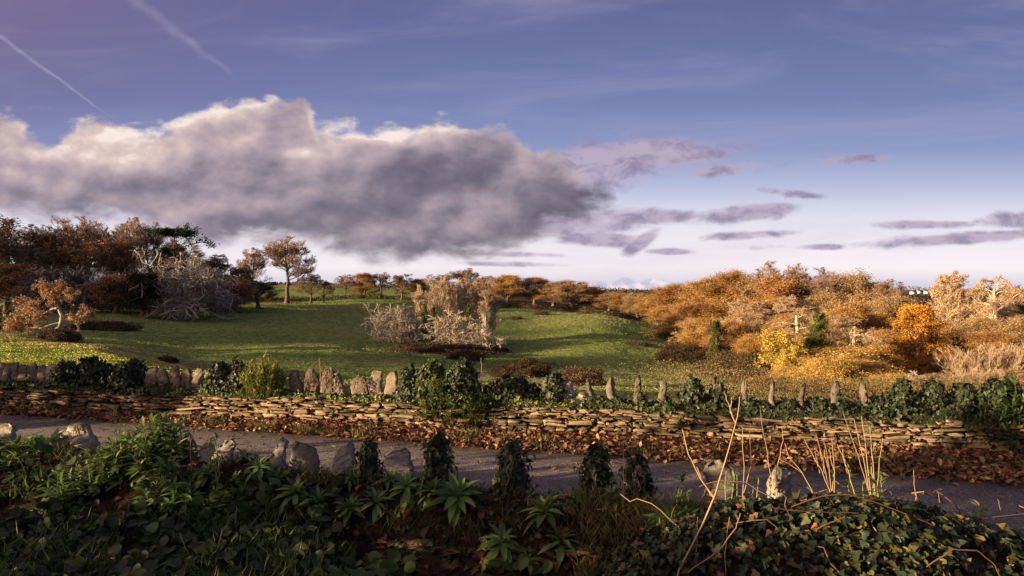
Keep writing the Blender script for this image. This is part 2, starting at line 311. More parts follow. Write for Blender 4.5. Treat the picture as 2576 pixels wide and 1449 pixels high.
# ------------------------------------------------------------------ terrain beyond the far wall
# rows of ground seen along bearings: v = how far below eye level (in 1/F) the ground lies at distance Y
TY = np.array([8, 11.5, 14, 20, 27, 35, 45, 55, 65, 80, 100, 130, 165, 200, 240, 280, 340, 420, 560, 800, 1300, 2400, 6000.])
TX = np.array([-1400, -500, 0, 230, 530, 800, 1000, 1288, 1500, 1700, 1900, 2150, 2400, 2576, 3200, 4200])
TV = np.array([
 # 8   11.5  14   20   27   35   45   55   65   80  100  130  165  200  240  280  340  420  560  800 1300 2400 6000
 [420, 300, 265, 215, 170, 130, 100,  85,  70,  50,  35,  15, -20, -60, -95,-110,-110,-100, -80, -60, -35, -15, 0],
 [410, 300, 262, 215, 190, 165, 140, 122, 110,  98,  80,  58,  28,   0, -20, -35, -40, -40, -40, -30, -20, -10, 0],
 [405, 298, 262, 222, 196, 178, 156, 137, 120, 114, 110,  86,  60,  42,  28,  18,  10,   4,   2,   2,   0,   0, 0],
 [400, 298, 264, 232, 208, 188, 162, 140, 146, 148, 130,  96,  62,  46,  30,  20,  12,   6,   3,   2,   0,   0, 0],
 [396, 300, 270, 246, 226, 209, 214, 218, 208, 186, 156, 116,  80,  50,  34,  22,   4, -10, -16, -12,  -3,   0, 0],
 [392, 300, 275, 258, 246, 236, 228, 224, 212, 190, 162, 124,  86,  60,  42,  28,   6, -10, -16, -12,  -3,   0, 0],
 [388, 300, 280, 264, 254, 246, 238, 230, 220, 202, 174, 134,  96,  68,  44,  27,  14,   2,  -3,  -2,   0,   0, 0],
 [386, 302, 284, 270, 260, 252, 244, 236, 228, 214, 190, 152, 108,  74,  50,  34,  24,  14,   8,   4,   0,   0, 0],
 [386, 304, 287, 274, 264, 256, 249, 242, 234, 218, 192, 146,  96,  66,  54,  46,  34,  22,  12,   6,   0,   0, 0],
 [388, 306, 290, 276, 268, 262, 256, 249, 241, 227, 204, 162, 120,  96,  84,  76,  58,  38,  20,   8,   2,   0, 0],
 [390, 310, 292, 280, 273, 268, 262, 256, 250, 238, 220, 188, 158, 136, 116, 100,  74,  46,  22,   8,   2,   0, 0],
 [392, 312, 295, 284, 278, 273, 268, 264, 260, 252, 240, 214, 184, 158, 134, 112,  84,  50,  24,  10,   2,   0, 0],
 [396, 316, 300, 290, 283, 278, 273, 270, 266, 260, 250, 226, 194, 164, 138, 116,  86,  52,  24,  10,   2,   0, 0],
 [400, 320, 303, 293, 286, 280, 275, 272, 268, 262, 250, 226, 194, 164, 138, 116,  86,  46,  14,   2,   0,   0, 0],
 [410, 330, 312, 300, 290, 282, 275, 270, 264, 255, 240, 212, 180, 150, 126, 106,  76,  40,  10,   0,   0,   0, 0],
 [420, 340, 320, 300, 290, 280, 270, 262, 254, 240, 220, 190, 160, 130, 110,  90,  60,  30,   6,   0,   0,   0, 0]], float)
def ground_v(x, Y):
    ly = np.log(TY); i = np.clip(np.searchsorted(ly, np.log(Y))-1, 0, len(TY)-2); fy = np.clip((np.log(Y)-ly[i])/(ly[i+1]-ly[i]), 0, 1)
    j = np.clip(np.searchsorted(TX, x)-1, 0, len(TX)-2); fx = np.clip((x-TX[j])/(TX[j+1]-TX[j]), 0, 1); fx = fx*fx*(3-2*fx)
    return (TV[j, i]*(1-fx)+TV[j+1, i]*fx)*(1-fy)+(TV[j, i+1]*(1-fx)+TV[j+1, i+1]*fx)*fy
def ground_z(X, Y):
    X = np.asarray(X, float); Y = np.asarray(Y, float)
    z = -ground_v(CX+F*X/Y, Y)/F*Y
    return z + vnoise(X*0.06, Y*0.06, 3)*np.clip(Y/90, 0, 1.4)*1.1 + vnoise(X*0.5, Y*0.5, 3)*0.35*np.clip((Y-12)/40, 0, 1)
def at(x, Y, dz=0.0):
    X = (x-CX)/F*Y; return np.array([X, Y, float(ground_z(X, Y))+dz])
def on_row(x, y, Y0=30, Y1=420):
    """the ground point seen at column x and row y"""
    Ys = np.exp(np.linspace(math.log(Y0), math.log(Y1), 500)); X = (x-CX)/F*Ys
    vv = -ground_z(X, Ys)/Ys*F; k = np.where(vv <= (y-HY))[0]
    Y = Ys[k[0]] if len(k) else Y1
    return at(x, Y)
def build_field():
    xs = np.concatenate([np.linspace(-4200, -700, 40), np.linspace(-600, 3200, 300), np.linspace(3300, 6000, 30)])
    ys = np.exp(np.linspace(math.log(5.5), math.log(6000), 370))
    gx, gy = np.meshgrid(xs, ys); X = (gx-CX)/F*gy; Z = ground_z(X, gy)
    Z = np.where(gy < 10.62-0.215*X+0.30, -2.9, Z)
    V = np.stack([X, gy, Z], -1).reshape(-1, 3)
    i = np.arange(len(ys)-1)[:, None]*len(xs)+np.arange(len(xs)-1)[None]; i = i.ravel()
    Fq = np.stack([i, i+1, i+1+len(xs), i+len(xs)], 1)
    me = mesh('field', V, Fq, M_field, None, True)
    v = -Z/gy*F+HY   # row of each ground point
    g = lambda cx, cy, rx, ry: np.exp(-(((gx-cx)/rx)**2+((v-cy)/ry)**2)**1.5)
    edge = np.interp(gx, [0, 230, 400, 530, 640], [838, 866, 900, 936, 960])
    nn = vnoise(X*0.12, gy*0.12, 4)
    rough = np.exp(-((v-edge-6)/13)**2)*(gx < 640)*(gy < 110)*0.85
    rough += np.clip((v-905)/40, 0, 1)*(gx > 1180)*(gx < 2300)*np.clip(0.5+nn*3, 0, 1)*0.8
    rough += g(1500, 795, 260, 22)*0.35
    bra = 1.0*np.clip(1.3*(vnoise(X*0.03+9, gy*0.03, 3)+0.5) - 0.1, 0, 1)*0
    hb = np.interp(gx, [-600, 230, 560, 800, 1000, 1230, 1500, 1640, 1720, 1800], [780, 778, 760, 752, 752, 768, 786, 812, 845, 870])
    bra = np.maximum(bra, np.clip((hb-v)/8+0.6, 0, 1)*(gy > 120)*((gy < 300)|(gx > 1100)))
    bra = np.maximum(bra, np.clip((gx-1640-nn*160)/70, 0, 1)*np.clip((v-800)/20, 0, 1)*np.clip((925-v)/20, 0, 1)*0.95)
    bra = np.maximum(bra, np.clip((gx-1700-nn*200)/120, 0, 1)*0.9*(gy > 11))
    bra = np.maximum(bra, 0.9*g(1110, 876, 175, 20)); bra = np.maximum(bra, 0.9*g(1330, 925, 100, 20))
    for nm, val in (('rough', rough), ('bramble', bra)):
        a = me.attributes.new(nm, 'FLOAT_COLOR', 'POINT'); c = np.repeat(np.clip(val, 0, 1).reshape(-1, 1), 4, 1).astype(np.float32); a.data.foreach_set('color', c.ravel())
    return tagit(put('field', me), kind='structure')
field = build_field()

# ------------------------------------------------------------------ road, verge and near ground
ZR = -2.20
def grid_sheet(name, x0, x1, nx, ya, yb, ny, zf, mat):
    xs = np.linspace(x0, x1, nx); t = np.linspace(0, 1, ny); gx, gt = np.meshgrid(xs, t); gy = ya(gx)*(1-gt)+yb(gx)*gt; gz = zf(gx, gy)
    i = (np.arange(ny-1)[:, None]*nx+np.arange(nx-1)[None]).ravel()
    return tagit(put(name, mesh(name, np.stack([gx, gy, gz], -1).reshape(-1, 3), np.stack([i, i+1, i+1+nx, i+nx], 1), mat, None, True)), kind='structure')
edge_far = lambda X: 9.44-0.30*X
wall_far = lambda X: 10.62-0.215*X            # front foot of the far wall
near_line = lambda X: 5.30-0.30*X             # middle of the near wall
road = grid_sheet('road', -26, 20, 260, lambda x: near_line(x)-0.3, lambda x: edge_far(x)+0.25, 40, lambda x, y: ZR+0*x+vnoise(x*0.8, y*0.8, 2)*0.012, M_road)
def verge_z(x, y):
    t = np.clip((y-edge_far(x)+0.12)/np.maximum(wall_far(x)-edge_far(x), .3), 0, 1.4)
    return ZR-0.01+0.055*t**0.8+vnoise(x*3, y*3, 3)*0.04*np.clip(t*3, 0, 1)
verge = grid_sheet('verge', -26, 20, 300, lambda x: edge_far(x)-0.10, lambda x: wall_far(x)+0.45, 16, verge_z, M_earth)
def near_z(x, y):
    d = near_line(x)-y                       # distance on our side of the near wall's middle
    z = np.interp(d, [-0.42, -0.36, -0.26, -0.1, 0.12, 0.22, 0.32, 0.46, 0.62, 1.0, 2.0, 4.5, 9], [-2.3, -2.1, -1.80, -1.63, -1.60, -1.64, -1.74, -1.92, -2.02, -2.05, -1.95, -1.72, -1.5])
    bankl = np.clip((-x-0.9)/1.6, 0, 1)*np.exp(-((d-0.55)/0.6)**2)*0.16
    return z+bankl+vnoise(x*2.2, y*2.2, 4)*0.14*np.clip((d+0.36)*5, 0, 1)
near = grid_sheet('ground', -16, 12, 520, lambda x: near_line(x)*0-7.0, lambda x: near_line(x)+0.42, 300, near_z, M_earth)

# ------------------------------------------------------------------ stones
def pebble_template(nu=12, nv=7, p=5.0):
    """rounded block, superellipsoid in the unit cube"""
    u = np.linspace(0, 2*np.pi, nu, endpoint=False); v = np.linspace(-np.pi/2, np.pi/2, nv+2)[1:-1]
    f = lambda a, q: np.sign(a)*np.abs(a)**(2/q)
    V = [[0, 0, -1]]
    for b in v:
        for a in u: V.append([f(np.cos(b), p)*f(np.cos(a), p), f(np.cos(b), p)*f(np.sin(a), p), f(np.sin(b), p)])
    V.append([0, 0, 1]); V = np.array(V); Fs = []; F3 = []
    for i in range(nv-1):
        for j in range(nu):
            a = 1+i*nu+j; b = 1+i*nu+(j+1) % nu; Fs.append([a, b, b+nu, a+nu])
    for j in range(nu):
        F3.append([0, 1+(j+1) % nu, 1+j]); F3.append([1+(nv-1)*nu+j, 1+(nv-1)*nu+(j+1) % nu, len(V)-1])
    return V, np.array(Fs), np.array(F3)
PT = pebble_template(14, 5, 9.0)
def stone_wall(name, y_of, x0, x1, z0_of, z1_of, thick, label, cat, tone, seed, face=-1):
    r = np.random.default_rng(seed); A = Acc()
    PV, PF, P3 = PT
    z = 0.0; rows = []
    dirx = np.array([1, (y_of(1.0)-y_of(0.0)), 0]); dirx = dirx/np.linalg.norm(dirx); nrmv = np.array([dirx[1], -dirx[0], 0])
    L = (x1-x0)/dirx[0]
    hh = 0.0; H = 0.62
    while hh < H:
        h = r.choice([0.018, 0.026, 0.035, 0.048, 0.070], p=[.24, .30, .24, .15, .07])
        s = r.uniform(-.3, 0)
        while s < L:
            w = min(r.lognormal(math.log(0.20), 0.5), 0.62)*(0.8+h*6)
            h2 = h*r.uniform(0.78, 1.12)
            if h < .03 and r.random() < .15: h2 *= 1.9
            P0 = np.array([x0, y_of(x0), 0])+dirx*(s+w/2)
            zb, zt = z0_of(P0[0]), z1_of(P0[0])
            zz = zb-0.12+hh+0.018*math.sin(s*0.9+hh*9)+0.012*math.sin(s*2.7+hh*30)
            if zz+h2*.4 < zt+r.uniform(-.02, .02):
                V = PV*np.array([w/2-0.004, thick*0.28, h2/2-0.0015])
                V = V+r.normal(0, 1, V.shape)*np.array([0.014, 0.018, min(.012, h*.20)]); V[:, 2] *= 1.08+.35*r.normal(0, .3)*np.sign(V[:, 0])*np.abs(V[:, 0])/w
                V[:, 2] += V[:, 0]*r.normal(0, .05)
                out = r.normal(0, 0.024)
                Wd = P0+np.outer(V[:, 0], dirx)+np.outer(V[:, 1]+out-thick*.16, -nrmv*face*-1)
                Wd[:, 2] += zz+V[:, 2]
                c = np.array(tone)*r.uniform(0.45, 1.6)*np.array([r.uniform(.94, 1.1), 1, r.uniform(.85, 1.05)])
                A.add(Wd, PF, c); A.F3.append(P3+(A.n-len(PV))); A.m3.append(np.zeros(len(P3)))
            s += w+r.uniform(.0, .012)
        hh += h+0.002
    # dark earth heart of the wall
    xs = np.linspace(x0, x1, 60); B = []
    for x in xs:
        c = np.array([x, y_of(x), 0]); a = c-nrmv*face*(-0.06); b = c-nrmv*face*(-thick)
        B += [[a[0], a[1], z0_of(x)-.15], [a[0], a[1], z1_of(x)-.03], [b[0], b[1], z1_of(x)-.03], [b[0], b[1], z0_of(x)-.6]]
    q = []
    for i in range(len(xs)-1):
        for k in range(3): q.append([i*4+k, i*4+4+k, i*4+5+k, i*4+1+k])
    A.add(np.array(B), np.array(q), (0.03, 0.02, 0.012), 1)
    o = put(name, A.mesh(name, [M_stone, M_earth]))
    return tagit(o, label, cat)
ZT = -1.79
far_wall = stone_wall('stone_wall', wall_far, -24, 18, lambda x: ZR+0.03, lambda x: ZT+0.03*math.sin(x*1.3)+0.02*math.sin(x*3.1), 0.42,
    'long low dry stone wall of thin brown slates on the far side of the road', 'stone wall', (0.25, 0.185, 0.13), 3)
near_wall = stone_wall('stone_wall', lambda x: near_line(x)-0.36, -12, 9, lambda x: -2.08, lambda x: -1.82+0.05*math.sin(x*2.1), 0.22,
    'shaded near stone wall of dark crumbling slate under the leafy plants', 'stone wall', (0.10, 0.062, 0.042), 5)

def upright(w, h, t, seed, lean=0.0, taper=0.6, tone=(0.2, 0.17, 0.145), peak=0.0):
    """a rough slab set on edge; base at the origin, width along x"""
    r = np.random.default_rng(seed); nu, nv = 20, 18
    u = np.linspace(0, 2*np.pi, nu, endpoint=False); V = []
    f = lambda a, q: np.sign(a)*np.abs(a)**(2/q)
    ph = r.uniform(0, 9, 4)
    for i in range(nv):
        s = i/(nv-1); k = s**1.0
        ww = (1-(1-taper)*k**1.3)*(1.0+0.05*math.sin(s*4+ph[0]))
        if s > .86: ww *= 1-.42*((s-.86)/.14)**1.6
        tt = (1-0.45*k)*(1+0.12*math.sin(s*5+ph[1]))
        if s > .90: tt *= 1-.45*(s-.90)/.10
        for a in u:
            x = f(math.cos(a), 3.6)*w/2*ww; y = f(math.sin(a), 3.0)*t/2*tt
            z = h*s+x*peak*s+0.03*h*math.sin(a*2+ph[2])*s
            V.append([x+lean*h*s+0.02*math.sin(6*s+ph[3]), y, z])
    V = np.array(V); n = len(V)
    V += r.normal(0, 1, V.shape)*np.array([.007, .009, .006])
    k_ = min(1.0, w/.25)**2
    V[:, 0] += vnoise(V[:, 2]*9+seed, V[:, 1]*6, 3)*0.07*k_; V[:, 1] += vnoise(V[:, 0]*8+seed*3, V[:, 2]*7, 3)*0.05*k_
    c0 = V.mean(0); ext = (V-c0).std(0)*1.75                       # cleft faces: cut the block by a few planes
    for _ in range(7):
        nn = r.normal(size=3)*[1, 1, .45]; nn /= np.linalg.norm(nn); dd = np.linalg.norm(nn*ext)*r.uniform(.78, 1.02)
        e = (V-c0)@nn-dd; hit = (e > 0); V[hit] -= e[hit, None]*nn*.96
    V = np.vstack([V, V[-nu:].mean(0)[None]+[0, 0, .004]]); Fq = []; F3 = []
    for i in range(nv-1):
        for j in range(nu): a = i*nu+j; b = i*nu+(j+1) % nu; Fq.append([a, b, b+nu, a+nu])
    for j in range(nu): F3.append([(nv-1)*nu+j, (nv-1)*nu+(j+1) % nu, n])
    A = Acc(); A.add(V, np.array(Fq), tone); A.F3.append(np.array(F3)); A.m3.append(np.zeros(len(F3)))
    return A.mesh('upright_stone', [M_stone])

# ------------------------------------------------------------------ leaves
# outlines: x across, y along the midrib (base at 0), fan triangulated round the midrib, slight fold
def leaf_template(pts, fold=0.25, droop=0.2):
    """pts: half outline [(x,y)...] from base to tip; returns V,F of a folded leaf"""
    V = []; Fc = []
    n = len(pts)
    for x, y in pts: V.append([-x, y, 0]); V.append([0, y, 0]); V.append([x, y, 0])
    V = np.array(V, float)
    for i in range(n-1):
        a = i*3; Fc += [[a, a+1, a+4, a+3], [a+1, a+2, a+5, a+4]]
    V[:, 2] = np.abs(V[:, 0])*fold-droop*V[:, 1]**2
    return V, np.array(Fc)
L_IVY = leaf_template([(0.0, 0.0), (0.30, -0.06), (0.52, 0.22), (0.26, 0.42), (0.24, 0.62), (0.0, 1.0)], 0.22, 0.15)
L_LANCE = leaf_template([(0.02, 0), (0.075, 0.25), (0.12, 0.5), (0.10, 0.75), (0.0, 1.0)], 0.5, 0.0)
L_OVAL = leaf_template([(0.0, 0), (0.28, 0.25), (0.34, 0.5), (0.22, 0.8), (0.0, 1.0)], 0.25, 0.15)
L_OAK = leaf_template([(0.02, 0), (0.16, 0.18), (0.12, 0.3), (0.30, 0.46), (0.20, 0.58), (0.28, 0.76), (0.0, 1.0)], 0.5, 0.35)
_a = np.linspace(-1.35, 1.57, 7); L_KID = leaf_template([(0.52*math.cos(t), 0.5+0.52*math.sin(t)) for t in _a], 0.18, 0.1)
L_DIA = (np.array([[0, 0, 0], [0.34, 0.5, .05], [0, 1, 0], [-0.34, 0.5, .05]]), np.array([[0, 1, 2, 3]]))
L_BLADE = (np.array([[-.03, 0, 0], [.03, 0, 0], [.024, .5, 0.0], [-.024, .5, 0.0], [.0, 1, -0.12], [0.0, 1, -.12]]), np.array([[0, 1, 2, 3], [3, 2, 4, 5]]))
def scatter(A, T, pos, along, up, size, tint, wid=1.0, mi=0):
    """place leaf template T at pos with midrib direction `along` and face normal near `up`"""
    V, Fc = T; n = len(pos)
    if n == 0: return
    pos = np.asarray(pos, float); al = nrm(np.asarray(along, float)); up = np.asarray(up, float)
    sx = nrm(np.cross(al, up)+1e-6); nz = np.cross(sx, al)
    size = np.broadcast_to(np.asarray(size, float), (n,)); wid = np.broadcast_to(np.asarray(wid, float), (n,))
    W3 = pos[:, None]+(V[None, :, 0, None]*(size*wid)[:, None, None])*sx[:, None]+(V[None, :, 1, None]*size[:, None, None])*al[:, None]+(V[None, :, 2, None]*size[:, None, None])*nz[:, None]
    Fs = (Fc[None]+(np.arange(n)*len(V))[:, None, None]).reshape(-1, Fc.shape[1])
    t = np.repeat(np.broadcast_to(np.asarray(tint, float), (n, 3)), len(V), 0)
    A.add(W3.reshape(-1, 3), Fs, t, mi)
def palette(cols, n, r, jit=0.18):
    c = np.array(cols, float); k = r.integers(0, len(c), n); return c[k]*r.uniform(1-jit, 1+jit, (n, 1))*r.uniform(1-jit/3, 1+jit/3, (n, 3))
def tubes(A, P, Rad, K, tint, mi=0):
    """P (B,M,3) polylines, Rad (B,M)"""
    P = np.asarray(P, float); B, M, _ = P.shape
    T = np.gradient(P, axis=1); T = nrm(T)
    ref = nrm(np.cross(T[:, :1], np.array([0.31, 0.17, 0.93]))+1e-6); ref = np.broadcast_to(ref, T.shape)
    n1 = nrm(ref-(ref*T).sum(-1, keepdims=True)*T); n2 = np.cross(T, n1)
    a = np.arange(K)/K*2*np.pi
    ring = P[:, :, None]+Rad[:, :, None, None]*(np.cos(a)[None, None, :, None]*n1[:, :, None]+np.sin(a)[None, None, :, None]*n2[:, :, None])
    idx = np.arange(B*M*K).reshape(B, M, K); i0 = idx[:, :-1]; i1 = idx[:, 1:]
    Fq = np.stack([i0, np.roll(i0, -1, 2), np.roll(i1, -1, 2), i1], -1).reshape(-1, 4)
    t = np.asarray(tint, float)
    if t.ndim == 2: t = np.repeat(t, M*K, 0)
    A.add(ring.reshape(-1, 3), Fq, t, mi)
def ribbons(A, P, Rad, side, tint, mi=0):
    """thin two-sided strips for the finest twigs: cheaper than tubes"""
    tubes(A, P, Rad, 3, tint, mi)

IVYC = [(0.016, 0.030, 0.012), (0.026, 0.044, 0.015), (0.040, 0.058, 0.020), (0.020, 0.036, 0.018), (0.055, 0.065, 0.02)]
GREENS = [(0.045, 0.085, 0.020), (0.070, 0.120, 0.026), (0.095, 0.150, 0.034), (0.045, 0.075, 0.028)]
LIME = [(0.24, 0.27, 0.045), (0.16, 0.20, 0.04), (0.32, 0.32, 0.06), (0.10, 0.14, 0.03)]
RUST = [(0.19, 0.095, 0.045), (0.27, 0.145, 0.07), (0.13, 0.065, 0.036), (0.33, 0.20, 0.105), (0.09, 0.048, 0.03)]
STRAW = [(0.40, 0.30, 0.17), (0.50, 0.40, 0.25), (0.28, 0.20, 0.11)]

def ivy_on(w, h, t, n, seed, size=0.045, cols=IVYC, lean=0.0):
    """a coat of hanging ivy round a form w x t x h, base at the origin"""
    r = np.random.default_rng(seed); A = Acc()
    s = r.random(n)**0.85; a = r.uniform(0, 2*np.pi, n)
    rad = np.sqrt(np.clip(1-(s*0.93)**2.6, 0.02, 1))*(1+0.24*r.normal(size=n))*(1.40-0.50*s)
    d = np.stack([np.cos(a), np.sin(a), np.zeros(n)], 1)
    rad *= 1+1.25*vnoise(a*1.1+seed, s*3.5, 3)
    P = np.stack([np.cos(a)*rad*w/2+lean*h*s, np.sin(a)*rad*t/2, s*h*1.0*(1+.30*vnoise(a*.9+seed*2, a*0+.5, 3)*2*s)+r.normal(0, .015, n)], 1)
    al = nrm(d*0.35+np.array([0, 0, -1.0])+r.normal(size=(n, 3))*0.55)
    al[s > .9] += r.normal(size=(int((s > .9).sum()), 3))*1.0
    up = nrm(d+np.array([0, 0, .5])+r.normal(size=(n, 3))*0.35)
    scatter(A, L_IVY, P, al, up, size*r.uniform(.6, 1.25, n), palette(cols, n, r, .3))
    k = 10; st = np.zeros((k, 7, 3)); ss = np.linspace(0, 1, 7)
    for i in range(k):
        a0 = r.uniform(0, 6.28)+ss*r.normal(0, .5); rr = np.sqrt(np.clip(1-(ss*.9)**2.6, .02, 1))*(1.1-.25*ss)
        st[i] = np.stack([np.cos(a0)*rr*w/2+lean*h*ss, np.sin(a0)*rr*t/2, ss*h], 1)
    tubes(A, st, np.full((k, 7), .004), 4, (0.10, 0.075, 0.05), 1)
    return A.mesh('ivy', [M_ivy, M_twig])

# ------------------------------------------------------------------ trees
def sprout(P, Rd, r, n, t0, t1, ang, length, rr, M, up=0.0, wig=0.15, taper=0.25, out=0.0, tpow=1.0):
    """children growing from parent polylines. ang (lo,hi) radians, length(t, parentlen, r)->len, rr: radius ratio"""
    B, m, _ = P.shape
    n = np.broadcast_to(n, (B,)); idx = np.repeat(np.arange(B), n); N = len(idx)
    if N == 0: return np.zeros((0, M, 3)), np.zeros((0, M))
    t = t0+(t1-t0)*r.random(N)**tpow; q = t*(m-1); i = np.minimum(q.astype(int), m-2); f = (q-i)[:, None]
    S = P[idx, i]*(1-f)+P[idx, i+1]*f; T = nrm(P[idx, i+1]-P[idx, i]); R0 = Rd[idx, i]*(1-f[:, 0])+Rd[idx, i+1]*f[:, 0]
    plen = np.linalg.norm(np.diff(P, axis=1), axis=2).sum(1)[idx]
    side = nrm(np.cross(T, randdir(N, r))); a = r.uniform(ang[0], ang[1], N)[:, None]
    d = nrm(T*np.cos(a)+side*np.sin(a)); L = length(t, plen, r)
    rad = R0*rr*r.uniform(.7, 1.0, N)
    C = np.zeros((N, M, 3)); C[:, 0] = S
    for k in range(1, M):
        d = nrm(d+np.array([0, 0, up])/(M-1)*2+r.normal(size=(N, 3))*wig)
        C[:, k] = C[:, k-1]+d*(L/(M-1))[:, None]
    tp = np.linspace(1, taper, M)[None]
    return C, rad[:, None]*tp
def trunk_line(r, H, rad, M=8, lean=0.05, wig=0.04, top=0.25, flare=1.5, base=(0, 0), bend=None):
    z = np.linspace(0, H, M); s = z/H
    x = base[0]+np.cumsum(r.normal(0, wig*H/M, M))+r.normal(0, lean)*z; y = base[1]+np.cumsum(r.normal(0, wig*H/M, M))+r.normal(0, lean)*z
    if bend is not None: x = x+bend[0]*s**bend[2]*H; y = y+bend[1]*s**bend[2]*H
    Rr = rad*(1-(1-top)*s); Rr[0] *= flare
    return np.stack([x, y, z], -1)[None], Rr[None]
lenf = lambda k, e=0.5, j=0.25: (lambda t, p, r: p*k*(1-e*t)*r.uniform(1-j, 1+j, len(t)))
def finish(name, wood, twigs, leaves, H, barkc, twigc, K0=7):
    """wood: [(P,R)...] thick parts -> trunk; twigs + leaves -> crown"""
    A = Acc()
    for k, (P, Rd) in enumerate(wood): tubes(A, P, Rd, K0 if k == 0 else 5, np.array(barkc)*(1.0 if k else 0.9))
    B = Acc()
    for P, Rd in twigs:
        c = np.array(twigc)*np.random.default_rng(len(P)).uniform(.65, 1.35, (len(P), 1)); tubes(B, P, Rd, 3, c, 0)
    for (T, pos, al, up, sz, tint) in leaves: scatter(B, T, pos, al, up, sz, tint, 1.0, 1)
    return dict(trunk=A.mesh(name+'_trunk', M_bark, ), crown=B.mesh(name+'_crown', [M_twig, M_far]), H=H)
def foliage(P, r, n, spread, size, cols, clump=None, jit=.25, keep=0.5, down=0.0):
    """leaf sprays round the points of the finest twigs, thinned in clumps so gaps show"""
    pts = P.reshape(-1, 3); k = r.integers(0, len(pts), n); pos = pts[k]+r.normal(0, spread, (n, 3))
    if clump:
        g = vnoise(pos[:, 0]*clump+pos[:, 2]*clump*.7, pos[:, 1]*clump+pos[:, 2]*clump*0.5, 3)+0.5; pos = pos[g > keep-0.08*r.random(n)]
    n = len(pos); cc = palette(cols, n, r, jit)
    g2 = vnoise(pos[:, 0]*.35+3, pos[:, 2]*.35+pos[:, 1]*.3, 2); cc = cc*(1+g2[:, None]*0.8)
    return (L_DIA, pos, randdir(n, r)+np.array([0, 0, -down]), randdir(n, r), size*r.uniform(.6, 1.4, n), cc)

NTK = 2.2
def rounding(Q, c, rx, rz, seed):
    """ease a crown into an uneven rounded outline"""
    d = Q-np.array(c); e = d/np.array([rx, rx, rz]); q = np.linalg.norm(e, axis=-1)
    n = nrm(d); lob = 1+.55*vnoise(n[..., 0]*2.3+seed+n[..., 2]*1.7, n[..., 1]*2.3+n[..., 2]*1.1, 3)
    f = 1/(1+(q/lob)**5)**(1/5); Q[:] = np.array(c)+d*f[..., None]
def bare_tree(seed, H=20, rad=0.45, fork=0.28, n1=14, spread=(0.5, 1.15), l1=0.55, twigc=(0.16, 0.11, 0.08), barkc=(0.14, 0.115, 0.09), leaves=0, lcols=RUST, lsize=.28, nt=4200, lk=.45, wig=.15, up=.30, tw=0.020, l1e=.45, clump=.5, nstem=1, foot=0.6, ldown=0.0, dome=.40):
    r = np.random.default_rng(seed); Ps = []; Rs = []
    for s in range(nstem):
        a = s*2.4; P, Rd = trunk_line(r, H*(0.86 if nstem == 1 else r.uniform(.6, .82)), rad*(1 if nstem == 1 else .55), 9, 0.04 if nstem == 1 else 0.13, .05, 0.22, 1.5, (foot*math.cos(a)*(nstem > 1), foot*math.sin(a)*(nstem > 1)))
        Ps.append(P); Rs.append(Rd)
    P0 = np.concatenate(Ps); R0 = np.concatenate(Rs)
    P1, R1 = sprout(P0, R0, r, n1, fork, 0.98, spread, lenf(l1, l1e), 0.62, 7, up, wig, 0.25)
    P2, R2 = sprout(P1, R1, r, 7, 0.15, 1.0, (0.35, 0.95), lenf(0.55, .35), 0.60, 6, up*.7, wig*1.1, 0.25)
    P3, R3 = sprout(P2, R2, r, 7, 0.1, 1.0, (0.3, 0.9), lenf(0.55, .3), 0.62, 4, up*.5, wig*1.2, 0.3)
    k = max(2, int(round(nt*NTK/len(P3))))
    P4, R4 = sprout(P3, R3, r, k, 0.1, 1.0, (0.25, 0.95), lenf(0.62, .2), 0.6, 3, up*.4, wig*1.2, 0.35)
    R3 = np.maximum(R3, tw*1.3); R4 = np.maximum(R4, tw)
    if nstem == 1 and dome:
        for Q in (P1, P2, P3, P4): rounding(Q, (0, 0, H*(.52+.42*fork)), H*dome, H*(.52-.46*fork), seed)
    lv = [foliage(np.concatenate([P4.reshape(-1, 3), P3.reshape(-1, 3)])[None], r, leaves, .25, lsize, lcols, clump, .25, lk, ldown)] if leaves else []
    top = max(P4[..., 2].max(), P3[..., 2].max())
    return finish('tree', [(P0, R0), (P1, R1), (P2, R2)], [(P3, R3), (P4, R4)], lv, top, barkc, twigc)

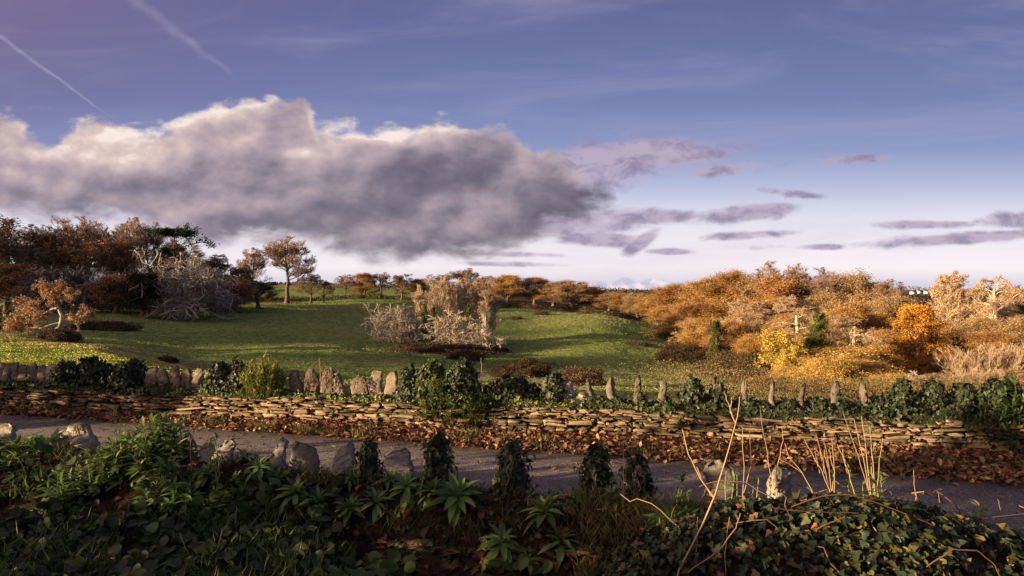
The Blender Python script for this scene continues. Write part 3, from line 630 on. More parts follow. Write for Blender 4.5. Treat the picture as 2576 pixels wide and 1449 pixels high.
def pine_tree(seed=5):
    r = np.random.default_rng(seed); H = 20
    P0, R0 = trunk_line(r, 17.5, .38, 9, .01, .03, .35)
    P1, R1 = sprout(P0, R0, r, 22, 0.58, 1.0, (0.9, 1.3), lambda t, p, r: 3.2+3.6*r.random(len(t)), 0.42, 6, .12, .12)
    s = P1[:, -1]; lift = np.clip(18.2-s[:, 2], 0, 9)*np.where(r.random(len(s)) < .70, .85, .10); w = np.linspace(0, 1, 6)**1.3
    P1[..., 2] += lift[:, None]*w
    right = np.array([[.0, 0, 14.0], [1.8, .2, 14.6], [3.6, .3, 15.0], [5.4, .3, 15.5], [7.0, .2, 15.6], [8.6, 0, 15.4]])
    P1 = np.concatenate([P1, right[None]]); R1 = np.concatenate([R1, [np.linspace(.15, .05, 6)]])
    P2, R2 = sprout(P1, R1, r, 9, .35, 1.0, (.4, 1.0), lambda t, p, r: 1.0+1.2*r.random(len(t)), .5, 4, .25, .15)
    P2[..., 2] = np.minimum(P2[..., 2], 18.9+r.random(P2.shape[:2])*.5)
    pts = np.concatenate([P2[:, 1:].reshape(-1, 3), P1[:, -2:].reshape(-1, 3)])
    k = r.integers(0, len(pts), 9000); pos = pts[k]+r.normal(size=(9000, 3))*np.array([.45, .45, .22])
    up_ = (pos[:, 2] > 14.2)&(pos[:, 0] < 4.2); pos[up_, 2] = 18.0+(pos[up_, 2]-18.0)*.26+r.normal(0, .22, int(up_.sum()))+.35*vnoise(pos[up_, 0]*.6, pos[up_, 1]*.6, 2)
    lv = [(L_DIA, pos, randdir(9000, r)*[1, 1, .5]+[0, 0, .3], randdir(9000, r), .34*r.uniform(.6, 1.4, 9000), palette([(.030, .048, .018), (.05, .07, .022), (.02, .035, .016)], 9000, r, .3))]
    return finish('pine', [(P0, R0), (P1, R1)], [(P2, np.maximum(R2, .025))], lv, 19.4, (.11, .08, .065), (.08, .06, .05))

def droop_tree(seed, H=8, n1=26, twigc=(.46, .38, .30), barkc=(.45, .39, .31), w=1.0, nt=3200, nstem=2, tw=.018):
    """pale crooked limbs that arch over and hang to the ground"""
    r = np.random.default_rng(seed); Ps = []; Rs = []
    for s in range(nstem):
        P, Rd = trunk_line(r, H*.62, .22, 8, .14, .10, .3, 1.5, (r.normal(0, .5), r.normal(0, .5))); Ps.append(P); Rs.append(Rd)
    P0 = np.concatenate(Ps); R0 = np.concatenate(Rs)
    P1, R1 = sprout(P0, R0, r, n1, .12, 1.0, (.5, 1.35), lambda t, p, r: H*.62*w*r.uniform(.6, 1.1, len(t)), .5, 9, -.30, .30, .22)
    P2, R2 = sprout(P1, R1, r, 7, .15, 1.0, (.3, 1.1), lenf(.45, .3), .6, 6, -.12, .36, .3)
    P3, R3 = sprout(P2, R2, r, 5, .1, 1.0, (.3, 1.1), lenf(.5, .3), .65, 4, -.05, .36, .35)
    P4, R4 = sprout(P3, R3, r, max(1, int(nt/len(P3))), .1, 1, (.3, 1.0), lenf(.8, .2), .7, 3, .1, .3, .4)
    for Q in (P1, P2, P3, P4): Q[..., 2] = np.maximum(Q[..., 2], 0.05+.25*np.abs(np.sin(Q[..., 0]*5)))
    R2 = np.maximum(R2, tw*2.2); R3 = np.maximum(R3, tw*1.2); R4 = np.maximum(R4, tw*.8)
    return finish('tree', [(P0, R0), (P1, R1), (P2, R2)], [(P3, R3), (P4, R4)], [], max(P1[..., 2].max(), P3[..., 2].max()), barkc, twigc, 6)

def dome_tree(seed, H=10, rx=4.2, cols=RUST, n=16000, lsize=.24, twigc=(.2, .13, .08), tiers=0, dense=1.0, z0=.05, nl=40, twig=900, rise=.12):
    """leafy crown made of separate sprays hung on limbs, filling an uneven dome"""
    r = np.random.default_rng(seed)
    P0, R0 = trunk_line(r, H*.8, .3, 8, .03, .05, .2)
    P1, R1 = sprout(P0, R0, r, nl, z0+.04, 1.0, (.6, 1.35), lambda t, p, r: rx*np.sqrt(np.clip(1-(t*.98)**2.4, .05, 1))*r.uniform(.7, 1.12, len(t)), .45, 6, rise, .14)
    P2, R2 = sprout(P1, R1, r, 7, .3, 1.0, (.4, 1.1), lambda t, p, r: rx*.34*r.uniform(.5, 1.2, len(t)), .6, 4, .05+rise, .24)
    P3, R3 = sprout(P2, R2, r, max(1, twig//len(P2)+1), .2, 1.0, (.3, 1.1), lambda t, p, r: rx*.2*r.uniform(.5, 1.2, len(t)), .6, 3, 0, .2)
    ends = np.concatenate([P2[:, 1:].reshape(-1, 3), P3[:, 1:].reshape(-1, 3), P1[:, -2:].reshape(-1, 3)])
    k = r.integers(0, len(ends), n); pos = ends[k]+r.normal(size=(n, 3))*[.30, .30, .26]*(rx/4.2)
    if tiers: pos[:, 2] += .10*H/tiers*np.sin(pos[:, 2]/H*tiers*6.28)
    pos[:, 2] = np.maximum(pos[:, 2], .02*H)
    cc = palette(cols, n, r, .25); g = vnoise(pos[:, 0]*.8, pos[:, 2]*.9+pos[:, 1]*.8, 3); cc *= (1+g[:, None]*1.2)
    lv = [(L_DIA, pos, randdir(n, r)+[0, 0, -.5], nrm(randdir(n, r)+[0, 0, .7]), lsize*r.uniform(.6, 1.4, n), cc)]
    return finish('tree', [(P0, R0), (P1, R1)], [(P2, np.maximum(R2, .025)), (P3, np.maximum(R3, .016))], lv, pos[:, 2].max(), (.2, .15, .11), twigc)

def fan_thicket(seed=3, H=6, w=5.0, col=(.42, .31, .20)):
    r = np.random.default_rng(seed); B = 60; M = 8; t = np.linspace(0, 1, M)
    bx = r.uniform(-1, 1, B)*w*.55; by = r.uniform(-1, 1, B)*1.2; a = bx/w*.75+r.normal(0, .10, B)
    h = H*(1-.35*(bx/w*1.4)**2)*r.uniform(.7, 1.0, B)
    P = np.stack([bx[:, None]+np.sin(a)[:, None]*h[:, None]*t+r.normal(0, .05, (B, M)).cumsum(1), by[:, None]+r.normal(0, .1, B)[:, None]*h[:, None]*t, h[:, None]*t], -1)
    Rd = .055*(1-.7*t)[None]*r.uniform(.7, 1.2, (B, 1))
    P1, R1 = sprout(P, Rd, r, 9, .25, 1, (.25, .6), lambda t, p, r: 1.5*r.uniform(.5, 1.2, len(t))*(1.2-t*.7), .7, 5, .25, .09)
    P2, R2 = sprout(P1, R1, r, 9, .1, 1, (.2, .6), lambda t, p, r: .8*r.uniform(.5, 1.2, len(t)), .7, 3, .2, .1)
    return finish('thicket', [(P, Rd)], [(P1, np.maximum(R1, .02)), (P2, np.maximum(R2, .012))], [], H*1.05, col, col, 5)

def lone_oak(seed=4):
    """crooked old oak: twisting grey trunk, long left limbs with hanging tan leaves"""
    r = np.random.default_rng(seed)
    def pl(pts, r0, r1, M=14):
        p = np.array(pts, float); q = np.linspace(0, len(p)-1, M); i = np.minimum(q.astype(int), len(p)-2); f = (q-i)[:, None]
        c = p[i]*(1-f)+p[i+1]*f; c[1:] += r.normal(0, .05, (M-1, 3)); return c[None], np.linspace(r0, r1, M)[None]
    # metres, x to the right, z up, 8 m tall
    T = [pl([(0, 0, 0), (.15, 0, .9), (.5, .1, 1.7), (.95, 0, 2.5), (.85, .1, 3.4), (.35, .2, 4.2), (.15, 0, 5.0), (.5, 0, 5.9), (.2, .1, 6.9)], .34, .10, 20),
         pl([(.3, 0, 4.2), (-.7, .2, 4.0), (-1.8, .2, 3.3), (-3.2, .3, 2.9), (-4.8, .2, 3.3), (-6.4, .2, 3.6)], .16, .04),
         pl([(.7, 0, 2.2), (-.3, -.4, 2.0), (-1.6, -.4, 1.5), (-3.2, -.3, 1.7), (-5.4, -.2, 1.5), (-7.8, 0, 1.3)], .15, .04),
         pl([(.95, 0, 2.5), (1.9, .2, 3.0), (3.0, .2, 2.7), (4.0, .1, 3.3), (4.6, 0, 3.9)], .12, .03),
         pl([(.5, 0, 5.9), (1.2, 0, 6.6), (1.9, .2, 6.4)], .09, .03), pl([(.3, 0, 5.6), (-.6, .1, 6.3), (-1.3, 0, 7.2)], .09, .03),
         pl([(-1.8, .2, 3.3), (-2.6, .2, 4.2), (-4.0, .2, 4.6)], .07, .02), pl([(-3.2, .3, 2.9), (-4.4, .1, 2.3), (-6.0, 0, 2.4)], .06, .02)]
    wood = [T[0]]+T[1:]
    Pb = np.concatenate([x[0] for x in T[1:]+[(T[0][0][:, 6:20], 0)]] if False else [x[0] for x in T[1:]]); Rb = np.concatenate([x[1] for x in T[1:]])
    P2, R2 = sprout(Pb, Rb, r, 16, .25, 1.0, (.5, 1.3), lambda t, p, r: r.uniform(.6, 1.6, len(t)), .55, 5, -.05, .35)
    Pt, Rt = sprout(T[0][0], T[0][1], r, 22, .62, 1.0, (.5, 1.3), lambda t, p, r: r.uniform(.5, 1.3, len(t)), .5, 5, .05, .3)
    P2 = np.concatenate([P2, Pt]); R2 = np.concatenate([R2, Rt])
    P3, R3 = sprout(P2, R2, r, 8, .2, 1.0, (.4, 1.2), lambda t, p, r: r.uniform(.3, .7, len(t)), .6, 4, -.1, .3)
    n = 15000; pts = P3.reshape(-1, 3); k = r.integers(0, len(pts), n); pos = pts[k]+r.normal(0, .13, (n, 3))
    lv = [(L_DIA, pos, randdir(n, r)+[0, 0, -.6], randdir(n, r), .17*r.uniform(.6, 1.4, n), palette([(.42, .25, .13), (.52, .33, .18), (.30, .16, .08), (.36, .24, .10)], n, r, .25))]
    return finish('oak', wood, [(P2, np.maximum(R2, .03)), (P3, np.maximum(R3, .015))], lv, 8.0, (.36, .33, .27), (.3, .24, .18), 8)

def bush_mesh(seed, rx, ry, H, n, cols, size, T=L_DIA, twigs=200, twigc=(.16, .10, .06), mat=None, rough=.22, flat=1.0, tsize=.02, name='bush'):
    """low shrub: leaf sprays through an uneven mound, with stems"""
    r = np.random.default_rng(seed); A = Acc()
    d = randdir(n, r); d[:, 2] = np.abs(d[:, 2]); rad = r.random(n)**.33
    lump = 1+rough*2*vnoise(d[:, 0]*2.2+seed, d[:, 1]*2.2+d[:, 2]*2, 4)*2.6
    pos = d*(rad*lump)[:, None]*[rx, ry, H]
    cc = palette(cols, n, r, .3)*(1+vnoise(pos[:, 0]*1.5/size*.08, pos[:, 2]*1.5/size*.08+pos[:, 1], 2)[:, None]*.6)
    scatter(A, T, pos, randdir(n, r)+[0, 0, .2], nrm(d+r.normal(size=(n, 3))*.6), size*r.uniform(.6, 1.4, n), cc, 1.0, 0)
    k = twigs; dd = randdir(k, r); dd[:, 2] = np.abs(dd[:, 2])+.15; e = dd*[rx, ry, H]*r.uniform(.8, 1.12, (k, 1)); s = e*[.25, .25, 0]
    t = np.linspace(0, 1, 5)[None, :, None]; P = s[:, None]*(1-t)+e[:, None]*t; P[..., 2] += (np.sin(t[..., 0]*3.14)*.12*H); P[:, 1:] += r.normal(0, .03, (k, 4, 3))*max(rx, H)
    tubes(A, P, np.full((k, 5), tsize)*np.linspace(1, .4, 5), 3, twigc, 1)
    return A.mesh(name, [mat or M_far, M_twig])

# ------------------------------------------------------------------ placing the distant trees
FIT = {}
def crown_w(p):
    if 'w' not in p:
        co = np.empty(len(p['crown'].vertices)*3, dtype=np.float32); p['crown'].vertices.foreach_get('co', co); co = co.reshape(-1, 3)
        p['w'] = float(np.percentile(co[:, 0], 98)-np.percentile(co[:, 0], 2)); p['c'] = float(np.percentile(co[:, 0], 98)+np.percentile(co[:, 0], 2))/2
    if 'hz' not in p:
        p['hz'] = 1; p['H'] = float(np.percentile(co[:, 2], 99.3))
    return p['w']
def plant_tree(proto, name, x, ytop, Y, label, group, w=None, cat='tree', rz=None, flip=False, sink=0.15):
    crown_w(proto); b = at(x, Y); H = (HY-ytop)/F*Y-b[2]; sz = H/proto['H']
    sx = sz if w is None else (w/F*Y)/crown_w(proto)
    root = bpy.data.objects.new(name, None); COL.objects.link(root); root.empty_display_size = 0.5
    root.location = (b[0], b[1], b[2]-sink); root.rotation_euler = (0, 0, random.uniform(0, 6.28) if rz is None else rz)
    root.scale = ((-sx if flip else sx), sx, sz)
    tagit(root, label, cat, group)
    for part in ('trunk', 'crown'): put(part, proto[part], root)
    return root

PB = [bare_tree(21, 20, .42, .24, 16, (.5, 1.25), .50, twigc=(.26, .175, .13)), bare_tree(22, 20, .4, .32, 13, (.4, 1.0), .50, twigc=(.30, .21, .155)),
      bare_tree(23, 20, .4, .18, 16, (.5, 1.1), .60, twigc=(.24, .17, .125), up=.15)]
PR = [bare_tree(31, 18, .4, .15, 16, (.5, 1.1), .55, twigc=(.34, .21, .13), leaves=15000, lcols=[(.38, .20, .08), (.46, .25, .10), (.28, .14, .06), (.38, .24, .10)], nt=3000, lsize=.22),
      bare_tree(32, 18, .4, .12, 18, (.6, 1.2), .52, twigc=(.38, .24, .14), leaves=18000, lcols=[(.54, .33, .12), (.46, .25, .09), (.36, .19, .07), (.58, .40, .13)], nt=2600, lsize=.22, lk=.42),
      bare_tree(33, 18, .4, .12, 18, (.5, 1.15), .52, twigc=(.38, .25, .16), leaves=5000, lcols=[(.42, .24, .10)], nt=5000, lsize=.2)]
PT_TAN = bare_tree(41, 16, .35, .12, 18, (.4, 1.0), .5, twigc=(.48, .35, .23), barkc=(.50, .42, .32), nt=4800, wig=.2, leaves=2500, lcols=[(.38, .24, .11)], lsize=.2)
PT_WHITE = bare_tree(42, 16, .62, .18, 12, (.6, 1.2), .55, twigc=(.42, .30, .19), barkc=(.66, .57, .45), nt=3000, wig=.30, up=.1)
PO_DARK = bare_tree(51, 16, .4, .14, 18, (.6, 1.2), .5, twigc=(.20, .145, .10), leaves=9000, lcols=[(.20, .13, .06), (.24, .15, .065), (.14, .12, .05)], nt=2600, lsize=.26)
PO_RUST = bare_tree(52, 15, .35, .35, 14, (.7, 1.3), .5, twigc=(.24, .17, .12), leaves=9000, lcols=[(.42, .23, .09), (.34, .18, .075), (.24, .15, .07)], nt=2400, lsize=.26, up=.05)
P_SLIM = [bare_tree(61, 14, .24, .30, 13, (.12, .42), .42, dome=0, twigc=(.46, .35, .24), barkc=(.74, .66, .54), nt=900, up=.30, wig=.10, tw=.020),
          bare_tree(62, 14, .22, .34, 12, (.12, .42), .40, dome=0, twigc=(.42, .31, .21), barkc=(.66, .58, .47), nt=900, up=.30, wig=.10, tw=.020),
          bare_tree(63, 14, .24, .38, 11, (.15, .48), .42, dome=0, twigc=(.34, .25, .18), barkc=(.48, .41, .33), nt=900, up=.25, wig=.12, tw=.020)]
P_DROOP = [droop_tree(71, nstem=2, n1=20, nt=1300, tw=.025, barkc=(.52, .45, .35), twigc=(.40, .32, .24)), droop_tree(72, nstem=1, n1=22, nt=1300, tw=.024, barkc=(.50, .43, .34), twigc=(.40, .33, .27))]
P_GREYBUSH = droop_tree(73, H=8, n1=34, twigc=(.235, .195, .16), barkc=(.50, .47, .41), w=1.15, nt=4200, nstem=3)
P_PINE = pine_tree()
P_GOLD = dome_tree(81, 8, 4.6, [(.62, .38, .09), (.70, .46, .12), (.46, .26, .07), (.60, .44, .09), (.50, .34, .13)], 42000, .12, twig=1500)
P_YELLOW = dome_tree(82, 8, 3.4, [(.60, .42, .06), (.66, .46, .07), (.46, .34, .06), (.34, .29, .07)], 13000, .17)
P_BEECH = dome_tree(83, 12, 3.2, [(.52, .215, .025), (.58, .28, .03), (.42, .16, .02), (.46, .30, .04)], 26000, .17, tiers=5, z0=.0, nl=70)
P_RUSTDOME = dome_tree(84, 10, 4.2, [(.34, .18, .08), (.42, .23, .10), (.24, .12, .06), (.36, .22, .11)], 18000, .2, twig=1800)
PT_LIMB = bare_tree(44, 16, .70, .12, 15, (.6, 1.3), .55, twigc=(.42, .31, .19), barkc=(.50, .42, .31), nt=1300, wig=.34, up=.08, leaves=3000, lcols=[(.44, .28, .09)], lsize=.2)
P_WD = [dome_tree(91, 15, 5.2, [(.44, .26, .075), (.36, .19, .055), (.52, .34, .10), (.24, .14, .05)], 50000, .15, twigc=(.36, .25, .14), twig=3600, nl=38, rise=.5), dome_tree(92, 15, 5.0, [(.34, .175, .06), (.26, .13, .05), (.42, .24, .08)], 42000, .15, twigc=(.32, .21, .12), twig=4200, nl=36, rise=.5),
        dome_tree(93, 15, 4.6, [(.34, .22, .09), (.40, .27, .12), (.26, .16, .07)], 20000, .15, twigc=(.44, .33, .20), twig=6000, nl=42, rise=.6)]
P_HOLLY = dome_tree(85, 9, 3.2, [(.016, .026, .016), (.024, .036, .02), (.012, .02, .014)], 16000, .2, z0=0)
P_IVYTREE = dome_tree(86, 9, 1.9, [(.06, .085, .02), (.10, .12, .03), (.15, .17, .035), (.05, .07, .02)], 12000, .17, z0=0)
P_FAN = fan_thicket(); P_OAK = lone_oak()

G = 'trees of the wood on the left skyline'
LEFT = [ # proto, x, ytop, Y, w, name, label
 (PO_DARK, 15, 556, 185, 190, 'oak_tree', 'dark leafy oak cut by the left edge, tallest of the left wood there'),
 (PB[1], 112, 566, 205, 110, 'bare_tree', 'pale thin bare tree between the leafy edge oak and the wide round one'),
 (PB[0], 205, 545, 215, 150, 'bare_tree', 'wide round bare tree, second tallest crown of the left wood'),
 (PB[2], 268, 578, 225, 90, 'bare_tree', 'low bare tree in the dip between the two tallest round crowns'),
 (PB[1], 316, 547, 205, 100, 'bare_tree', 'reddish bare tree with egg-shaped crown, left of the flat-topped pine'),
 (PB[0], 378, 561, 210, 90, 'bare_tree', 'bare tree just left of the flat-topped pine'),
 (PB[2], 420, 600, 215, 70, 'bare_tree', 'small bare tree right behind the trunk of the flat-topped pine'),
 (PO_RUST, 150, 590, 195, 130, 'rusty_tree', 'rust-leaved tree under the wide round bare crown'),
 (PO_RUST, 215, 600, 190, 140, 'rusty_tree', 'brightest rust-orange tree in the middle of the left wood'),
 (PO_RUST, 312, 612, 195, 90, 'rusty_tree', 'small rust-topped tree under the egg-shaped bare crown'),
 (PO_DARK, 75, 620, 180, 120, 'oak_tree', 'dark brown oak beneath the pale thin tree at far left'),
 (PO_DARK, 395, 640, 190, 90, 'oak_tree', 'dark oak below and left of the flat-topped pine'),
 (PB[2], 470, 612, 205, 130, 'bare_tree', 'grey bare tree right of the pine, above the white crooked limbs'),
 (PB[2], 535, 640, 210, 90, 'bare_tree', 'low brown bare tree closing the right end of the left wood'),
 (PO_DARK, 590, 668, 215, 110, 'oak_tree', 'low dark tree sloping down toward the lone skyline tree'),
]
for p, x, yt, Y, w, nm, lab in LEFT: plant_tree(p, nm, x, yt, Y, lab, G, w)
plant_tree(P_PINE, 'pine_tree', 438, 570, 196, 'flat-topped dark green pine standing above the left wood', None, None, rz=0.0)
G = 'scrub along the foot of the left wood'
UND = [(P_RUSTDOME, 20, 665, 168, 130, 'dark brown scrub tree behind the lit crooked oak, at the left edge'), (P_GREYBUSH, 105, 672, 168, 130, 'grey twiggy scrub tree directly above the lit crooked oak'),
 (PO_DARK, 170, 676, 172, 110, 'dark scrub tree right of and above the lit crooked oak'), (P_RUSTDOME, 290, 690, 172, 110, 'brown leafy scrub dome left of the black-green holly'),
 (P_GREYBUSH, 230, 680, 176, 120, 'grey twiggy scrub between the brown scrub dome and the lit oak'), (P_RUSTDOME, 420, 690, 185, 60, 'small brown scrub squeezed right of the black-green holly'),
 (P_RUSTDOME, 590, 700, 196, 100, 'brown scrub right of the white crooked limbs'), (PO_DARK, 650, 706, 215, 90, 'dark scrub left of the foot of the lone skyline tree'), (P_GREYBUSH, 545, 684, 200, 100, 'thin grey scrub behind the white crooked limbs, on their right')]
for p, x, yt, Y, w, lab in UND: plant_tree(p, 'scrub_tree', x, yt, Y, lab, G, w)
plant_tree(P_HOLLY, 'holly_tree', 358, 684, 166, 'black-green evergreen dome at the foot of the left wood', None, 76)
plant_tree(P_GREYBUSH, 'crooked_tree', 487, 640, 172, 'spreading grey tree of bare white crooked limbs at the wood edge', None, 190)
plant_tree(PB[0], 'skyline_tree', 722, 597, 262, 'large lone bare tree with full rounded crown on the skyline', None, 130, rz=1.0)
plant_tree(PB[1], 'skyline_tree', 640, 624, 262, 'narrow bare tree just left of the large lone skyline tree', None, 76)
plant_tree(PB[2], 'skyline_tree', 782, 690, 262, 'low leaning bare tree just right of the large lone skyline tree', None, 60)
plant_tree(PB[2], 'skyline_tree', 815, 704, 268, 'small dark bush-like tree at the lit meadow right of the skyline trees', None, 36)
ok = plant_tree(P_OAK, 'crooked_oak', 138, 706, 96, 'sunlit crooked old oak with tan leaves and twisting pale trunk', None, rz=0.0)

G = 'hedgerow trees along the top of the pasture'
ROW = [(PB[1], 866, 690, 300, 50, 'pale bare hedgerow tree, first right of the gap past the skyline trees'), (PR[2], 915, 687, 298, 58, 'brown domed hedgerow tree, second right of the skyline gap'),
 (PB[0], 961, 685, 300, 54, 'round bare hedgerow tree with open crown, third right of the skyline gap'), (PO_DARK, 1010, 690, 296, 50, 'dark ivy-filled hedgerow tree, fourth right of the skyline gap'),
 (PR[0], 1058, 702, 300, 56, 'brown hedgerow tree just left of the pale copse'), (PB[2], 1100, 690, 300, 66, 'bare brown tree behind the left half of the pale copse'),
 (PB[0], 1172, 675, 290, 90, 'tall bare tree peeping over the top of the pale copse'), (PB[2], 1222, 694, 286, 70, 'bare brown tree behind the right edge of the pale copse'),
 (PR[1], 1278, 693, 270, 92, 'golden brown leafy tree, first right of the pale copse'), (PR[0], 1342, 698, 272, 84, 'dark russet leafy tree, second right of the pale copse'),
 (PT_TAN, 1392, 712, 268, 66, 'thin tan tree between the russet tree and the broad tan one'), (PT_TAN, 1440, 706, 262, 100, 'broad pale tan twiggy tree on the field edge right of centre'),
 (PR[2], 1490, 726, 262, 66, 'low brown tree right of the broad pale tan one'), (PT_TAN, 1530, 736, 256, 60, 'low tan tree in the dip where the hedge line drops'),
 (PR[2], 1568, 738, 250, 60, 'low brown tree at the lowest dip of the skyline'), (PT_TAN, 1606, 738, 240, 66, 'last tan tree before the big golden wood begins')]
_rw = {id(PR[0]): P_WD[1], id(PR[1]): P_WD[0], id(PR[2]): P_WD[1], id(PT_TAN): P_WD[2]}
for p, x, yt, Y, w, lab in ROW: plant_tree(_rw.get(id(p), p), 'hedgerow_tree', x, yt, Y, lab, G, w)

G = 'slim pale trees of the copse in the field'
for k, (x, yt, Y, w) in enumerate([(1062, 715, 137, 40), (1084, 698, 139, 44), (1102, 704, 136, 42), (1122, 692, 140, 46), (1142, 700, 137, 42), (1163, 690, 141, 46), (1184, 706, 138, 44), (1204, 698, 140, 42), (1222, 716, 137, 40), (1240, 748, 139, 36)]):
    plant_tree(P_SLIM[k % 3], 'slim_tree', x, yt, Y, ('outermost left slim tree of the pale copse', 'ivy-darkened slim tree, second from the left in the pale copse', 'slim tree, third from the left in the pale copse', 'tall slim tree, fourth from the left in the pale copse',
      'slim tree at the middle of the pale copse, fifth from the left', 'tallest slim tree of the pale copse, sixth from the left', 'slim tree, seventh from the left in the pale copse', 'slim tree, eighth from the left in the pale copse',
      'slim tree, ninth from the left in the pale copse', 'short slim tree at the far right of the pale copse')[k], G, w*1.15)
plant_tree(P_DROOP[0], 'drooping_tree', 1146, 782, 129, 'white many-branched drooping tree in front of the pale copse', None, 128, rz=.4)
plant_tree(P_DROOP[1], 'drooping_tree', 1206, 812, 128, 'lower white drooping tree at the right front of the pale copse', None, 96)
plant_tree(P_GREYBUSH, 'drooping_tree', 1000, 766, 133, 'hazy grey twiggy tree standing left of the pale copse', None, 120)
plant_tree(P_DROOP[1], 'drooping_tree', 1012, 806, 130, 'small pale crooked tree inside the hazy grey one left of the copse', None, 70)
for x, yt, lab in ((1070, 762, 'dark ivy-clad trunk at the left foot of the pale copse'), (1090, 770, 'dark ivy-clad trunk just right of the leftmost ivy-clad one in the copse')):
    plant_tree(P_IVYTREE, 'ivy_clad_tree', x, yt, 134, lab, 'ivy-clad trunks in the copse', 14)
plant_tree(P_IVYTREE, 'ivy_clad_tree', 1180, 765, 134, 'ivy-clad trunk rising behind the white drooping trees', 'ivy-clad trunks in the copse', 14)

G = 'trees of the golden wood on the right'
WOOD = [ # proto, x, ytop, Y, w, label
 (PR[1], 1655, 742, 215, 90, 'golden tree at the left tip of the right wood'), (PR[0], 1702, 716, 205, 100, 'brown tree second from the left tip of the right wood'),
 (PR[1], 1765, 704, 195, 120, 'golden brown tree left of the small domed crown on the right wood'), (PR[0], 1838, 684, 190, 110, 'small domed reddish crown, first bump of the right wood'),
 (PR[2], 1890, 700, 188, 90, 'brown crown in the dip before the highest tree of the right wood'), (PB[0], 1955, 660, 185, 130, 'highest tree of the right wood, bare domed top'),
 (PR[0], 1960, 700, 178, 130, 'leafy russet tree just under the highest bare dome'), (PB[0], 2062, 675, 182, 140, 'wide bare crown right of the highest tree of the right wood'),
 (PR[2], 2130, 690, 180, 120, 'brown crown just right of the wide bare one'), (PB[2], 2190, 706, 178, 90, 'bare dark crown with see-through twigs right of the brown crown'),
 (PB[1], 2244, 702, 172, 90, 'spiky bare tree at the right shoulder of the golden wood'), (PR[2], 2230, 745, 165, 110, 'brown tree below the spiky bare shoulder tree'),
 (PR[1], 1690, 770, 165, 90, 'golden leafy tree at the field corner, lower left of the wood'), (PR[0], 1745, 760, 158, 100, 'russet tree above the pale tangled shrub at the field corner'),
 (PR[1], 1805, 755, 160, 100, 'golden tree left of the tan twiggy tree in the wood'), (PT_TAN, 1872, 755, 150, 110, 'tan twiggy tree in the left half of the right wood'),
 (PR[1], 1935, 752, 152, 110, 'golden leafy tree between the tan twiggy and white-limbed trees'), (PT_WHITE, 2010, 745, 146, 130, 'big tree with crooked white limbs in the middle of the right wood'),
 (PR[2], 2090, 738, 150, 110, 'brown twiggy tree right of the big white-limbed tree'), (PR[1], 2150, 760, 146, 120, 'golden leafy tree above the great gold thicket'),
 (PT_WHITE, 2130, 790, 134, 120, 'smaller white-limbed tree above the great gold thicket'), (PR[0], 2205, 790, 140, 100, 'russet tree left of the bright orange beech, upper one'),
 (P_YELLOW, 1955, 830, 92, 74, 'bright yellow tree low in the middle of the right wood'), (P_YELLOW, 1985, 872, 88, 60, 'yellow bush left of the ivy-green tree, lower one'),
 (PR[1], 1880, 822, 132, 80, 'golden leafy tree left of the bright yellow one'), (PT_TAN, 1765, 822, 134, 80, 'pale tan tangled shrub tree at the corner of the field'),
 (P_RUSTDOME, 1835, 838, 128, 70, 'brown domed bush between the pale tangled shrub and the yellow tree'), (PR[1], 2080, 822, 124, 100, 'golden tree right behind the green ivy column'),
 (PT_WHITE, 2190, 850, 118, 90, 'white-limbed small tree left of the bright orange beech'), (PR[1], 2215, 830, 124, 80, 'gold leafy tree touching the left of the orange beech'),
 (PR[0], 2372, 820, 138, 90, 'shaded russet tree close right of the orange beech'), (PR[2], 2440, 800, 150, 110, 'brown tree behind the trunk of the tall isolated bare tree'),
 (PR[2], 2545, 800, 145, 110, 'brown tree at the right edge above the pale thicket'), (PR[0], 2330, 770, 165, 90, 'dull brown tree peeping above the orange beech'),
 (PR[0], 2480, 835, 132, 120, 'low russet tree above the pale fan thicket')]
WOOD += [(PR[1], 1770, 800, 118, 90, 'golden tree standing before the field-corner brambles'), (PR[0], 1850, 808, 108, 90, 'russet tree standing behind the bracken slope'), (PR[1], 1905, 840, 98, 80, 'golden bush-tree right of the bracken slope'),
 (PR[1], 2035, 848, 100, 90, 'golden tree between the yellow bush and the great gold thicket'), (PR[2], 2130, 828, 106, 100, 'tan-gold tree rising behind the great gold thicket'), (PR[1], 2215, 866, 96, 90, 'gold tree at the left foot of the orange beech'),
 (PR[0], 1975, 792, 128, 90, 'russet domed tree left of the green ivy column'), (PR[2], 1900, 790, 134, 80, 'tan tree above the golden bush-tree of the bracken slope'), (PR[1], 2105, 775, 136, 80, 'golden crown right above the green ivy column'),
 (PR[0], 2370, 880, 104, 70, 'dark russet tree at the right foot of the orange beech')]
WOOD += [(PT_LIMB, 2008, 772, 106, 120, 'pale-limbed open tree just left of the green ivy column'), (PT_LIMB, 2150, 800, 100, 110, 'pale-limbed open tree right of the green ivy column'), (PT_LIMB, 1868, 786, 112, 90, 'pale-limbed open tree above the bracken slope'),
 (PT_LIMB, 1745, 798, 124, 90, 'pale-limbed open tree at the field corner of the golden wood')]
_sw = {id(PR[0]): P_WD[1], id(PR[1]): P_WD[0], id(PR[2]): P_WD[2]}
for p, x, yt, Y, w, lab in WOOD: plant_tree(_sw.get(id(p), p), 'woodland_tree', x, yt, Y, lab, G, w*1.12)
plant_tree(P_IVYTREE, 'ivy_clad_tree', 2062, 786, 99, 'green ivy column climbing a tree amid the golden wood', None, 46)
plant_tree(P_IVYTREE, 'ivy_clad_tree', 2052, 836, 95, 'rounder green ivy bush below the green ivy column', None, 60)
plant_tree(P_IVYTREE, 'ivy_clad_tree', 1802, 806, 106, 'dark ivy-green tree near the field corner of the golden wood', None, 34)
plant_tree(P_GOLD, 'gold_thicket', 2100, 868, 92, 'great gold leafy thicket low in the right wood, above the wall', None, 230)
